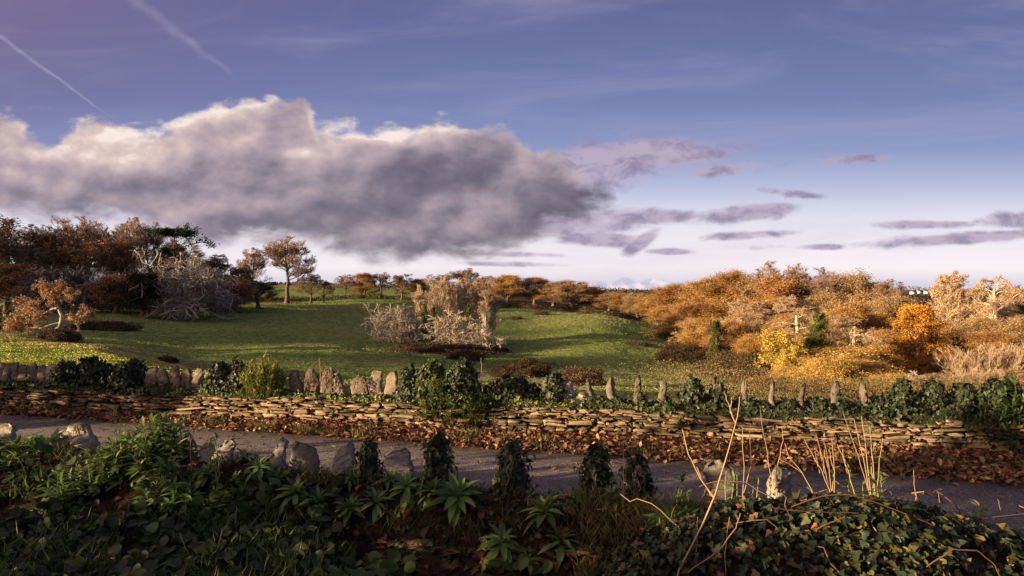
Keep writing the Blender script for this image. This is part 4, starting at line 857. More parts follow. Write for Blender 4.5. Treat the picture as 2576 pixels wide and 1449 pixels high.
plant_tree(P_GOLD, 'gold_thicket', 2015, 905, 95, 'gold bush joined to the left side of the great gold thicket', None, 120)
plant_tree(P_GOLD, 'gold_thicket', 2195, 880, 96, 'gold bush joined to the right side of the great gold thicket', None, 130)
plant_tree(P_GOLD, 'gold_thicket', 1925, 905, 98, 'smaller gold bush left of the great gold thicket', None, 70)
plant_tree(P_BEECH, 'orange_beech', 2312, 768, 108, 'bright orange beech with tiered drooping foliage', None, 108)
plant_tree(PT_TAN, 'tall_bare_tree', 2398, 684, 158, 'tall isolated bare tree with long thin trunk, right of the orange beech', None, 92)
plant_tree(PT_WHITE, 'tall_bare_tree', 2508, 697, 150, 'broad bare tree with bright twisted limbs near the right edge', None, 130)
plant_tree(PB[2], 'tall_bare_tree', 2575, 718, 155, 'brown bare tree cut by the right edge', None, 80)
plant_tree(P_FAN, 'pale_thicket', 2495, 868, 92, 'pale straw-coloured fan of bare saplings at right', None, 210, rz=0.0)
plant_tree(P_FAN, 'pale_thicket', 2600, 860, 95, 'second pale sapling fan cut by the right edge', None, 160, rz=0.0)
plant_tree(P_DROOP[0], 'tangled_shrub', 2300, 930, 88, 'pale tangled bare shrub under the orange beech', None, 80)
plant_tree(P_DROOP[1], 'tangled_shrub', 2385, 940, 84, 'pale tangled bare shrub right below the orange beech', None, 60)
plant_tree(P_RUSTDOME, 'brown_thicket', 2215, 905, 95, 'brown-green thicket between gold thicket and orange beech', None, 90)
plant_tree(P_YELLOW, 'brown_thicket', 1880, 890, 100, 'yellowish thicket at the edge of the brown bracken', None, 60)

# ------------------------------------------------------------------ hedges, brambles and bracken in the field
BR = [(.085, .055, .036), (.12, .078, .05), (.065, .048, .03), (.075, .08, .032)]
def hedge_run(name, pts, hgt, wid, dens, cols, label, cat, size=.3, seed=1):
    r = np.random.default_rng(seed); A = Acc(); p = np.array(pts, float); seg = np.linalg.norm(np.diff(p[:, :2], axis=0), axis=1); L = seg.sum(); n = int(L*dens)
    s = r.random(n)*L; cum = np.concatenate([[0], np.cumsum(seg)]); X = np.interp(s, cum, p[:, 0]); Yv = np.interp(s, cum, p[:, 1])
    hh = hgt*(0.75+1.1*np.abs(vnoise(s*.12, s*0+seed, 4))*2)*.8
    a = r.uniform(0, 3.14, n); rr = r.random(n)**.4
    X = X+r.normal(0, wid*.2, n); Yv = Yv+np.cos(a)*rr*wid/2; Z = ground_z(X, Yv)+np.sin(a)*rr*hh
    pos = np.stack([X, Yv, Z], -1); g = vnoise(s*.15, Z*.3, 3)
    scatter(A, L_DIA, pos, randdir(n, r)+[0, 0, .3], randdir(n, r), size*r.uniform(.6, 1.5, n), palette(cols, n, r, .3)*(1+g[:, None]))
    return tagit(put(name, A.mesh(name, M_far)), label, cat)
hp = [on_row(x, y, 90)[:2] for x, y in ((-80, 782), (60, 782), (230, 781), (400, 776), (560, 762), (700, 756), (860, 753), (1000, 753), (1120, 757), (1230, 769))]
hedge_run('hedge', hp, 2.2, 4.0, 110, BR, 'long dark bramble hedge along the foot of the left wood and pasture top', 'hedge', .34, 3)
hp = [on_row(x, y, 90)[:2] for x, y in ((1245, 771), (1340, 777), (1450, 785), (1540, 796), (1600, 804))]
hedge_run('hedge', hp, 1.8, 3.5, 100, BR+[(.14, .08, .04)], 'dark hedge under the brown trees right of the pale copse', 'hedge', .34, 4)
def mound(x, y, w, h, label, cols=BR, seed=0, n=2600, size=.2, name='bramble_mound', group='bramble mounds dotted over the pasture', ry=None, tw=120):
    b = on_row(x, y); Y = b[1]; rx = w/2/F*Y; H = h/F*Y*1.1
    me = bush_mesh(seed, rx, ry or rx*.7, H, int(n*2.0), [tuple(.55*q_+.45*m_ for q_, m_ in zip(c_, np.mean(cols, 0)*.85)) for c_ in cols], min(size, max(Y/F*3.0, .035)), twigs=tw, twigc=(.14, .09, .06), tsize=.015)
    o = put(name, me, None, (b[0], b[1], b[2]-.1)); return tagit(o, label, 'bramble', group)
DB = [(.075, .05, .036), (.10, .065, .045), (.06, .055, .03), (.05, .036, .028)]
mound(262, 832, 190, 24, 'long low dark bramble bank right of the lit crooked oak', DB, 1, 9000, ry=4)
mound(150, 856, 100, 26, 'bramble mound at the foot of the lit crooked oak', BR+[(.16, .10, .05)], 2, 5000)
mound(420, 912, 56, 16, 'small brown mound by the straw-coloured bank edge', BR+[(.2, .14, .07)], 3, 2500)
mound(1110, 886, 270, 20, 'wide dark bramble bed under the pale copse', DB, 4, 14000, ry=5)
mound(1265, 775, 30, 9, 'tiny dark bush on the sunlit strip, nearest the copse', BR, 5, 900)
mound(1362, 792, 42, 12, 'brown bush in the middle of the sunlit strip', BR+[(.2, .12, .07)], 6, 1500)
mound(1303, 805, 32, 9, 'small bush below the brown one of the sunlit strip', BR, 7, 900)
mound(1470, 790, 36, 7, 'flat bush at the right end of the sunlit strip', BR+[(.2, .12, .07)], 8, 900)
mound(1635, 812, 110, 12, 'long low brown bramble below the right tip of the skyline dip', BR+[(.18, .10, .05)], 9, 4000)
mound(1318, 945, 150, 36, 'large brown bramble mound behind the wall, right of centre', BR+[(.17, .10, .055), (.12, .10, .04)], 10, 11000, .15)
mound(1460, 968, 170, 38, 'large reddish bramble mound behind the leaning white stones', BR+[(.19, .11, .065), (.2, .14, .08)], 11, 12000, .13)
mound(1170, 905, 110, 20, 'dark bramble mound below the pale copse', DB, 12, 5000)
mound(1255, 885, 60, 12, 'low bramble right of the drooping trees', DB, 13, 1800)
mound(1600, 868, 90, 8, 'low bramble patch in the right part of the pasture', DB, 14, 1500)
mound(1720, 905, 190, 44, 'broad brown bracken bank below the golden wood', BR+[(.15, .095, .05)], 15, 14000, .2, ry=6)
mound(1840, 950, 220, 52, 'brown bracken slope at the field corner beside the gold bush', BR+[(.20, .13, .06), (.12, .10, .04)], 16, 16000, .18, ry=6)
mound(1690, 850, 130, 30, 'brown bramble bank under the golden trees at field corner', BR+[(.15, .09, .05)], 17, 7000, .25, ry=5)
hedge_run('scrub', [(6, 26), (12, 24), (20, 22), (27, 20)], 1.3, 7.0, 3600, [(.20, .145, .07), (.15, .11, .055), (.11, .11, .04), (.23, .17, .085)], 'tan and olive scrub filling the slope right behind the far wall on the right', 'scrub', .04, 8)
for p, x, yt, Y, w, nm, lab in ((P_GOLD, 1990, 918, 64, 110, 'gold_thicket', 'gold bush low behind the far wall, left of the square-topped upright'), (P_GOLD, 2085, 896, 60, 170, 'gold_thicket', 'broad gold bush directly behind the tapered upright'),
  (P_WD[0], 2185, 902, 62, 130, 'gold_thicket', 'golden-brown bush behind the pale-topped upright'), (P_GOLD, 2245, 936, 56, 100, 'gold_thicket', 'gold bush low behind the broad half-covered upright'), (P_WD[1], 1925, 945, 60, 100, 'brown_thicket', 'russet bush low at the right end of the bracken slope'),
  (P_DROOP[0], 2310, 944, 58, 110, 'tangled_shrub', 'pale tangled shrub low behind the mossy upright'), (P_WD[2], 2380, 940, 58, 110, 'brown_thicket', 'tan thicket low behind the ivy heaps, left of the pale saplings'),
  (P_FAN, 2470, 925, 56, 150, 'pale_thicket', 'lower pale sapling clump behind the rightmost ivy heaps'), (P_WD[2], 2570, 930, 56, 120, 'brown_thicket', 'tan thicket low at the right edge behind the far wall'), (P_WD[1], 2440, 965, 46, 120, 'brown_thicket', 'low russet brush just behind the ivy heap under the saplings'),
  (P_GOLD, 2150, 958, 44, 120, 'gold_thicket', 'lowest gold brush peeping between the uprights under the gold thickets'), (P_WD[0], 2040, 962, 42, 120, 'brown_thicket', 'lowest golden-brown brush right behind the square-topped upright')):
    plant_tree(p, nm, x, yt, Y, lab, 'thickets just beyond the far wall on the right', w, rz=0.0 if p is P_FAN else None)
# far-off woods that read as one dark mass on the horizon
def far_wood():
    r = np.random.default_rng(9); A = Acc(); n = 26000
    x = r.uniform(-700, 3300, n); Y = r.choice([520, 760, 1200, 700], n)+r.normal(0, 20, n); X = (x-CX)/F*Y
    top = np.interp(x, [0, 600, 640, 860, 880, 1040, 1500, 1560, 1700, 2200, 2300, 2400, 2500], [18, 16, 3, 3, 12, 10, 6, 4, 4, 12, 10, 8, 5])
    Z = ground_z(X, Y)+np.abs(r.random(n))**.7*(top/F*Y)*(.55+.9*(vnoise(x*.03, Y*.01, 4)+.5))
    scatter(A, L_DIA, np.stack([X, Y, Z], -1), randdir(n, r), randdir(n, r), Y/F*5.0*r.uniform(.6, 1.4, n), palette([(.075, .058, .045), (.10, .075, .055), (.055, .06, .04)], n, r, .3))
    return tagit(put('far_woods', A.mesh('far_woods', M_far)), 'far-off woods merging along the horizon', 'woods', kind='stuff')
far_wood()
# white farm buildings far off, right of the spiky bare tree
M_white = material('white_paint', lambda N, b: N.l.new(hsv(N, (0.72, 0.70, 0.66, 1), N.mr(N.noise(objvec(N), 2), .3, .7, .9, 1.05)), b.inputs['Base Color']))
M_roof = material('grey_roof', lambda N, b: N.l.new(hsv(N, (0.16, 0.15, 0.16, 1), N.mr(N.noise(objvec(N), 2), .3, .7, .8, 1.2)), b.inputs['Base Color']))
def house(x, y, Y, w, h, label):
    X = (x-CX)/F*Y; Z = (HY-y)/F*Y; root = bpy.data.objects.new('house', None); COL.objects.link(root); root.location = (X, Y, Z)
    tagit(root, label, 'house', 'white houses far off on the hillside')
    d = w*.6; V = np.array([[-w/2, -d/2, -.8], [w/2, -d/2, -.8], [w/2, d/2, -.8], [-w/2, d/2, -.8], [-w/2, -d/2, h], [w/2, -d/2, h], [w/2, d/2, h], [-w/2, d/2, h]])
    put('wall', mesh('house_wall', V, np.array([[0, 1, 5, 4], [1, 2, 6, 5], [2, 3, 7, 6], [3, 0, 4, 7]]), M_white), root)
    e = .4; Vr = np.array([[-w/2-e, -d/2-e, h+.01], [w/2+e, -d/2-e, h+.01], [w/2+e, d/2+e, h+.01], [-w/2-e, d/2+e, h+.01], [-w/2-e, 0, h+d*.4], [w/2+e, 0, h+d*.4]])
    put('roof', mesh('house_roof', Vr, [np.array([[0, 1, 5, 4], [2, 3, 4, 5], [3, 2, 1, 0]]), np.array([[1, 2, 5], [3, 0, 4]])], M_roof), root)
for k, (x, y, w, lab) in enumerate(((2296, 737, 8, 'leftmost white house on the far hillside'), (2312, 735, 7, 'white house second from the left on the far hillside'), (2330, 736, 9, 'widest white house, middle of the far hillside row'), (2346, 738, 7, 'white house right of the widest far one'), (2358, 736, 6, 'rightmost white house on the far hillside'))):
    house(x, y+1, 640, w*.55, 1.4, lab)

# ------------------------------------------------------------------ added to shade the valley: a made-up low cloud out to the left, between it and the sun
_tan = math.tan(R(SUN_EL))
M_shading_cloud = material('shading_cloud', lambda N, b: N.l.new(hsv(N, (0.8, 0.78, 0.76, 1), N.mr(N.noise(objvec(N), .2), .3, .7, .95, 1.05)), b.inputs['Base Color']))
def add_shading_cloud():
    r = np.random.default_rng(12); A = Acc(); T_ = pebble_template(8, 4, 2.0); gx, gy = np.meshgrid(np.arange(-330, 90, 4.2), np.arange(34, 330, 4.2)); X = gx.ravel()+r.normal(0, 1.2, gx.size); Y = gy.ravel()+r.normal(0, 1.2, gx.size)
    z = ground_z(X, Y); x = CX+F*X/Y; v = HY-z/Y*F
    ey = np.interp(x, [-900, 0, 230, 530, 800, 1100, 1400, 1700], [95, 74, 59, 40, 36, 44, 62, 70])
    top = np.interp(x, [-900, 0, 600, 900, 1180, 1260, 1420, 1700], [150, 160, 190, 250, 285, 172, 158, 120])
    m = ((Y > ey)&(Y < top)&(x < 1780)).astype(float)
    sa, ca = math.sin(R(SUN_AZ)), math.cos(R(SUN_AZ)); t = -ca*X+sa*Y; s_ = sa*X+ca*Y
    m *= 1-1.0*np.exp(-((t-114)/9.0)**4)*(s_ < 22)                  # the gap that lets the old oak catch the sun
    m *= 1-1.0*(s_ > 44)*np.clip((t-104)/8, 0, 1)*np.clip((150-t)/8, 0, 1)   # and the copse
    m *= 1-.5*(x > 1350)*(Y < 100)
    k = (vnoise(X*.06, Y*.06, 3)*.9+.62+(m-1)*1.1 > .28)&(m > .05)
    for kk in np.arange(3, 150, 3.0):                                # keep the light on the near spur, the oak and some of the wood's tops
        Xk, Yk, zk = X+sdir[0]*kk, np.maximum(Y+sdir[1]*kk, 12), z+sdir[2]*kk; gk = ground_z(Xk, Yk); xk = CX+F*Xk/Yk; up = zk-gk
        ek = np.interp(xk, [-900, 0, 230, 530, 800, 1100, 1400, 1700], [95, 74, 59, 40, 36, 44, 62, 70])
        k &= ~((Yk < ek)&(Yk > 25)&(xk > -300)&(xk < 600)&(up > -.3)&(up < 1.6))
        k &= ~((np.hypot(Xk+66, Yk-96) < 9)&(up < 8)&(up > .3))
        k &= ~((Xk < -50)&(Yk > 165)&(Yk < 235)&(up > 11)&(up < 23)&(vnoise(X*.09, Y*.09, 2) > .02))
    for px_, py_, pz_ in zip(X[k], Y[k], z[k]):
        c = np.array([px_, py_, pz_])+sdir*900; q = T_[0]*[r.uniform(3.6, 5.2), r.uniform(3.6, 5.2), r.uniform(.6, 1.1)]
        A.add(q+c, T_[1], (.8, .8, .8)); A.F3.append(T_[2]+(A.n-len(q))); A.m3.append(np.zeros(len(T_[2])))
    return tagit(put('shading_cloud', A.mesh('shading_cloud', M_shading_cloud, True)), 'added broken cloud between the sun and the valley, out of view', 'shading_cloud', kind='stuff')
add_shading_cloud()
def pasture():
    """tussocks: low sun catches the standing blades"""
    r = np.random.default_rng(55); A = Acc(); n = 330000; x = np.concatenate([r.uniform(-150, 2000, n-90000), r.uniform(-150, 560, 90000)]); Y = np.concatenate([np.exp(r.uniform(math.log(24), math.log(300), n-90000)), np.exp(r.uniform(math.log(24), math.log(80), 90000))]); X = (x-CX)/F*Y
    z = ground_z(X, Y); v = HY-z/Y*F; hb = np.interp(x, [-600, 230, 560, 800, 1000, 1230, 1500, 1640, 1720, 1800, 2000], [780, 778, 762, 755, 754, 770, 788, 815, 845, 900, 930])
    g = vnoise(X*.10, Y*.10, 4); keep = (v > hb)&(r.random(n) < .55+g*1.2); X, Y, z, v, x, g = [q[keep] for q in (X, Y, z, v, x, g)]; n = len(X)
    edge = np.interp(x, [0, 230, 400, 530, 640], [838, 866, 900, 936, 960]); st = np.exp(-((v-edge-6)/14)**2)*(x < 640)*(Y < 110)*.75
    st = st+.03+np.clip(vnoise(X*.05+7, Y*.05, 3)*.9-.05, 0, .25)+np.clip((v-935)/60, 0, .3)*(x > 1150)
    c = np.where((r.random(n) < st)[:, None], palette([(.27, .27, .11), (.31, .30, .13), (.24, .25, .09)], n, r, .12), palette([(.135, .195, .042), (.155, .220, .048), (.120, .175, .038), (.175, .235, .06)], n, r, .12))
    sunlit_band = (v > edge+4)&(x < 640)&(Y < 110); c[sunlit_band] *= [2.1, 1.75, 1.3]  # sunlight on the near left spur is put into the blade colour
    sz = (.04+Y*.0009)*r.uniform(.6, 1.3, n)
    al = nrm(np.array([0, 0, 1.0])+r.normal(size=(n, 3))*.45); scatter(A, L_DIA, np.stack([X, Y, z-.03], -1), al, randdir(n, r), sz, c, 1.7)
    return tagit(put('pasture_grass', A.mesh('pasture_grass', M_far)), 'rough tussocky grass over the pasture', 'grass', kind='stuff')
pasture()

# ------------------------------------------------------------------ places along the two walls
def far_at(x, d=0.22):
    u = (x-CX)/F; Y = (10.62+d)/(1+0.215*u); return np.array([u*Y, Y, ZT])
def near_at(x, d=0.0):
    u = (x-CX)/F; Y = (5.30-d)/(1+0.30*u); X = u*Y; return np.array([X, Y, float(near_z(X, Y))])
def spot(x, y, Y): return np.array([(x-CX)/F*Y, Y, (HY-y)/F*Y])
ORD = ['first', 'second', 'third', 'fourth', 'fifth', 'sixth', 'seventh', 'eighth', 'ninth', 'tenth', 'eleventh', 'twelfth', 'thirteenth', 'fourteenth']
WG = 'upright stones set on edge along the top of the far wall'
FARST = [ # x, ytop, width px, lean, taper, peak, label
 (-16, 914, 30, 0, .8, 0, 'grey upright cut by the left edge on the far wall'), (5, 914, 24, 0, .8, 0, 'grey upright, first whole one from the left on the far wall'), (22, 917, 22, 0, .75, 0, 'grey upright, second whole one from the left on the far wall'),
 (38, 915, 24, 0, .8, .1, 'grey upright, third whole one from the left on the far wall'), (60, 920, 26, 0, .75, 0, 'grey upright, fourth whole one from the left on the far wall'), (84, 917, 24, 0, .8, 0, 'grey upright, fifth whole one from the left on the far wall'),
 (106, 922, 26, .05, .8, 0, 'grey upright immediately left of the pale squarish one on the far wall'), (133, 919, 30, 0, .85, 0, 'pale squarish upright just left of the leftmost ivy on the far wall'),
 (172, 924, 30, 0, .7, 0, 'dark upright under the first ivy heap on the far wall'), (232, 918, 34, 0, .7, 0, 'upright under the big left ivy heap of the far wall'), (300, 919, 34, 0, .7, 0, 'upright under the third ivy heap of the far wall'), (345, 921, 30, 0, .7, 0, 'upright at the right end of the third ivy heap of the far wall'),
 (383, 928, 30, .05, .85, .1, 'first bare upright right of the left ivy heaps, flat topped'), (411, 932, 28, 0, .8, .2, 'second bare upright right of the left ivy heaps, low and rounded'),
 (440, 923, 30, .06, .85, .25, 'third bare upright right of the left ivy heaps, slanting top'), (471, 928, 30, 0, .7, 0, 'fourth bare upright right of the left ivy heaps, domed'), (500, 930, 22, 0, .8, 0, 'fifth bare upright right of the left ivy heaps, narrow'),
 (548, 925, 34, 0, .6, 0, 'dark upright wrapped in ivy left of the yellow-green bush'), (600, 918, 34, 0, .6, 0, 'upright wrapped in brown ivy touching the yellow-green bush'), (655, 915, 36, 0, .6, 0, 'upright buried inside the yellow-green bush'),
 (744, 935, 30, 0, .65, 0, 'first sunlit upright right of the yellow-green bush, pale and tapered'), (783, 931, 34, .04, .65, 0, 'second sunlit upright right of the yellow-green bush, hung with dry stems'), (826, 931, 32, 0, .7, 0, 'third sunlit upright right of the yellow-green bush, hung with straw'),
 (861, 937, 34, -.28, .5, -.3, 'leaning wedge upright, fourth right of the yellow-green bush'), (906, 952, 38, 0, .8, 0, 'low rounded upright matted with dry ivy, fifth right of the yellow-green bush'),
 (948, 934, 32, 0, .75, .1, 'tall mottled grey upright, sixth right of the yellow-green bush'), (987, 938, 27, 0, .8, .1, 'dark narrow upright left of the middle green bush'),
 (1028, 932, 36, 0, .6, 0, 'upright coated in ivy at the left end of the middle bush'), (1088, 925, 34, 0, .6, 0, 'upright buried in the left half of the middle bush'), (1165, 915, 36, 0, .6, 0, 'upright under the tall ivy head of the middle bush'),
 (1318, 960, 22, -.1, .7, 0, 'thin upright right of the low ivy hump, before the white boulder'), (1380, 951, 22, -.05, .7, 0, 'thin brown upright with an ivy head beside it, left of the leaning pale one'),
 (1442, 960, 30, -.30, .75, 0, 'pale leaning upright propped on the white boulder'), (1488, 957, 15, -.08, .7, 0, 'very thin upright just right of the white boulder'),
 (1546, 954, 24, -.14, .8, 0, 'dark upright, first right of the very thin one'), (1608, 952, 19, -.08, .7, 0, 'narrow upright, second right of the very thin one'), (1664, 955, 22, .03, .8, 0, 'brown upright, third right of the very thin one'),
 (1745, 953, 30, -.06, .6, 0, 'ivy-wrapped tapering upright, left of the two in front of the bracken slope'), (1804, 957, 22, -.12, .6, 0, 'ivy-speckled upright, right of the two in front of the bracken slope'),
 (1877, 956, 18, -.04, .7, 0, 'slim frosted upright left of the tall dry stalk top'), (1947, 961, 14, -.08, .7, 0, 'slimmest upright standing before the great gold thicket'), (2018, 970, 15, 0, .9, 0, 'square-topped post-like upright before the great gold thicket'),
 (2100, 961, 22, 0, .7, 0, 'tapered upright at the right part of the great gold thicket'), (2172, 967, 20, .03, .8, 0, 'pale-topped upright between gold thicket and orange beech'), (2258, 968, 30, 0, .7, 0, 'broad upright half under ivy, left below the orange beech'),
 (2346, 969, 22, 0, .7, 0, 'mossy upright right below the orange beech'), (2430, 966, 24, 0, .6, 0, 'upright inside the ivy heap under the pale saplings'), (2512, 964, 24, 0, .6, 0, 'last upright in ivy near the right edge of the far wall')]
for k, (x, yt, w, ln, tp, pk, lab) in enumerate(FARST):
    b = far_at(x); h = (HY-yt)/F*b[1]-b[2]+0.02
    tone = np.array([.165, .135, .11])*random.uniform(.75, 1.25)*(.85 if x > 1480 else 1) if x not in (133, 1442) else np.array([.34, .31, .28])  # right-hand stones darkened in colour to stand in for shade
    me = upright(w/F*b[1]*(1.22 if x < 1480 else 1.05), h+.06, random.uniform(.10, .16) if x < 1200 else .26, 100+k, ln, min(tp+.12, .92) if x < 1480 else tp*.78, tone, pk if x < 1480 else random.choice((-.6, .6, .9)))
    o = put('upright_stone', me, None, (b[0], b[1], b[2]-.06), (0, 0, random.uniform(-.3, .1)-.12)); tagit(o, lab, 'stone', WG)
o = put('boulder', upright(.36, .30, .3, 77, 0, .75, (.40, .37, .33)), None, tuple(far_at(1465, .1)+[0, 0, -.09]), (0, .25, .3)); tagit(o, 'white lumpy boulder at the foot of the leaning pale upright', 'boulder')
NEARST = [ # x, ytop, ybase, wpx, lean, taper, peak, tone, label, ivy
 (8, 1066, 1140, 60, 0, .8, 0, 1.0, 'rounded grey near stone cut by the left edge', 0), (152, 1081, 1150, 52, .1, .7, .3, .9, 'low slanting grey near stone left of the broad jagged one', 0),
 (206, 1066, 1160, 62, 0, .85, 0, 1.0, 'broad jagged grey near stone left of the big leafy mass', 0), (325, 1078, 1170, 40, 0, .7, 0, .35, 'dark near stone hidden in the big leafy mass', 0),
 (470, 1120, 1185, 32, 0, .8, 0, .75, 'pale low near stone right of the big leafy mass', 0), (522, 1114, 1185, 36, .05, .9, 0, 1.1, 'square mossy grey near stone beside the pale low one', 0),
 (567, 1110, 1195, 56, .05, .45, 0, 1.0, 'whitish triangular near stone, left of the road gap', 0), (702, 1098, 1210, 36, .06, .35, 0, .95, 'narrow pointed near stone leaning against the mossy one', 0),
 (755, 1108, 1235, 78, .08, .55, 0, .55, 'dark mossy triangular near stone', 0), (842, 1121, 1228, 60, .28, .7, .5, 1.0, 'grey slanted near stone with sharp sloping top', 0),
 (930, 1129, 1215, 34, .0, .45, 0, .5, 'small pointed near stone coated in ivy, left of the rounded grey one', 1), (1000, 1132, 1235, 64, .08, .85, .1, 1.15, 'smooth rounded grey near stone in the middle', 0),
 (1100, 1114, 1235, 48, 0, .75, 0, .5, 'tall narrow near stone coated in ivy, right of the rounded grey one', 1), (1285, 1143, 1272, 62, .03, .65, 0, .45, 'broad ivy-coated near stone with bare stems on top, right of centre', 1),
 (1503, 1144, 1262, 60, 0, .6, 0, .45, 'ivy-coated pointed near stone with a bright green tip leaf', 1), (1602, 1168, 1285, 52, .02, .7, 0, .5, 'ivy-coated near stone hung with pale dead stems', 1),
 (1805, 1158, 1290, 72, -.05, .7, .1, .52, 'grooved weathered near stone like a stump, behind the tall dry stalk', 0), (1962, 1174, 1265, 58, 0, .9, .05, .85, 'pale lichened near stone catching the sun', 0)]
for k, (x, yt, yb, w, ln, tp, pk, tn, lab, iv) in enumerate(NEARST):
    u = (x-CX)/F; Y = 5.36/(1+0.30*u); X = u*Y; zt = (HY-yt)/F*Y; zb = min((HY-yb)/F*Y, float(near_z(X, Y)))-.03
    me = upright(w/F*Y*1.2, zt-zb, random.uniform(.10, .15), 300+k, ln, tp, np.array([.33, .30, .27])*tn, pk)
    put_ = put('upright_stone', me, None, (X, Y, zb), (0, 0, random.uniform(-.15, .15)+(.35 if x > 1900 else 0))); tagit(put_, lab, 'stone', 'upright stones along the top of the near wall')
    if iv:
        o = put('ivy', ivy_on(w/F*Y*1.15, zt-zb+.03, .17, 620, 400+k, .045, lean=ln), None, (X, Y, zb+.01))
        tagit(o, ['dark ivy coat on the small pointed near stone', 'dark ivy coat on the tall narrow near stone', 'shaggy ivy coat on the broad near stone right of centre', 'ivy coat on the pointed near stone with a bright tip leaf', 'ivy coat with pale dead stems on the near stone before the stalks'][[930, 1100, 1285, 1503, 1602].index(x)], 'ivy', 'ivy coats on the near stones')
# ivy heaps and coats on the far wall
FI = [(165, 915, 975, 40, 500, 'first small dark ivy heap from the left on the far wall', IVYC), (232, 909, 975, 88, 1100, 'big dark ivy heap, second from the left on the far wall', IVYC), (322, 911, 978, 88, 1100, 'dark ivy heap, third from the left on the far wall', IVYC),
 (556, 918, 985, 58, 700, 'dark ivy over the stone left of the yellow-green bush', IVYC), (603, 914, 990, 50, 600, 'brownish ivy touching the yellow-green bush', IVYC+[(.12, .09, .03)]),
 (1028, 930, 1010, 46, 500, 'dark ivy column at the left end of the middle bush', IVYC), (1167, 908, 1010, 68, 1000, 'glossy ivy head rising from the middle bush', IVYC+[(.08, .10, .025)]), (1090, 912, 1000, 80, 800, 'ivy and leaves at the top left of the middle bush', IVYC+[(.10, .13, .03)]),
 (1290, 948, 1015, 110, 1100, 'low ivy hump right of the middle bush', IVYC+[(.09, .11, .03)]), (1396, 942, 1010, 38, 450, 'dark ivy head beside the thin brown upright', IVYC), (1740, 953, 1018, 40, 420, 'ivy coat on the upright before the bracken slope', IVYC),
 (1806, 960, 1022, 30, 260, 'thin ivy on the right one of the two uprights before the bracken', IVYC), (2268, 958, 1050, 56, 700, 'dark ivy cloak on the upright left below the orange beech', IVYC), (2352, 962, 1050, 44, 420, 'ivy cloak on the mossy upright', IVYC),
 (2428, 968, 1060, 64, 800, 'dark ivy heap under the pale saplings', IVYC), (2516, 957, 1060, 104, 1300, 'dark ivy heap near the right edge of the far wall', IVYC)]
FI += [(1552, 985, 1025, 30, 220, 'scrap of ivy round the foot of the dark upright right of the very thin one', IVYC), (1612, 975, 1025, 30, 260, 'ivy on the lower half of the narrow upright, second right of the very thin one', IVYC), (1668, 985, 1030, 40, 320, 'ivy round the brown upright, third right of the very thin one', IVYC),
 (1880, 985, 1035, 34, 300, 'ivy round the slim frosted upright', IVYC), (1915, 1000, 1035, 60, 380, 'low ivy swag left of the slimmest upright', IVYC), (1985, 995, 1040, 60, 420, 'low ivy swag between the slimmest and the square-topped uprights', IVYC),
 (2060, 990, 1045, 60, 420, 'low ivy swag right of the square-topped upright', IVYC), (2108, 980, 1045, 34, 320, 'ivy round the tapered upright', IVYC), (2140, 1000, 1048, 50, 380, 'low ivy swag left of the pale-topped upright', IVYC), (2215, 985, 1050, 70, 560, 'broad ivy swag right of the pale-topped upright', IVYC),
 (2310, 985, 1055, 60, 520, 'ivy swag between the broad half-covered and the mossy uprights', IVYC), (2388, 990, 1060, 50, 420, 'ivy swag right of the mossy upright', IVYC), (2470, 985, 1065, 60, 520, 'ivy swag joining the two rightmost ivy heaps', IVYC)]
FI[16:] = [(x, yt+14, yb+2, w*.85, int(n*.8), lab, cols) for x, yt, yb, w, n, lab, cols in FI[16:]]
for k, (x, yt, yb, w, n, lab, cols) in enumerate(FI):
    b = far_at(x, .18); zt = (HY-yt)/F*b[1]; zb = (HY-yb)/F*b[1]
    o = put('ivy', ivy_on(w/F*b[1], zt-zb, .36, int(n*1.5), 500+k, .06, cols), None, (b[0], b[1], zb)); tagit(o, lab, 'ivy', 'ivy heaps on the far wall')

def shoots_mesh(seed, w, d, H, nst, leafn, lsize, cols, name='bush', T=L_LANCE, tw=(.10, .12, .04), lean=(0, 0), conv=.6):
    """many leafy upright shoots making a soft bush"""
    r = np.random.default_rng(seed); A = Acc()
    a = r.uniform(0, 6.28, nst); q = np.sqrt(r.random(nst)); bx = np.cos(a)*q; by = np.sin(a)*q
    h = H*np.sqrt(np.clip(1.02-q**2, .05, 1))*r.uniform(.6, 1.1, nst); M = 6; t = np.linspace(0, 1, M)
    P = np.stack([bx[:, None]*w/2*(conv+(1-conv)*t)+lean[0]*t+r.normal(0, .01, (nst, M)), by[:, None]*d/2*(conv+(1-conv)*t)+r.normal(0, .01, (nst, M)), h[:, None]*t], -1)
    tubes(A, P, np.full((nst, M), .004)*np.linspace(1.2, .6, M), 4, tw, 1)
    n = nst*leafn; i = np.repeat(np.arange(nst), leafn); s = r.random(n)**.6*.999; f = s*(M-1); k = f.astype(int); g = (f-k)[:, None]
    pos = P[i, k]*(1-g)+P[i, np.minimum(k+1, M-1)]*g; az = r.uniform(0, 6.28, n); el = r.uniform(-.3, .9, n)+s*.4
    al = np.stack([np.cos(az)*np.cos(el), np.sin(az)*np.cos(el), np.sin(el)], -1)
    scatter(A, T, pos, al, np.array([0, 0, 1.0])+r.normal(size=(n, 3))*.3, lsize*r.uniform(.5, 1.3, n), palette(cols, n, r, .28), 1.0)
    return A.mesh(name, [M_leaf, M_twig])
L_LANCE2 = leaf_template([(0.02, 0), (0.10, 0.2), (0.155, 0.45), (0.12, 0.72), (0.0, 1.0)], 0.4, 0.45)
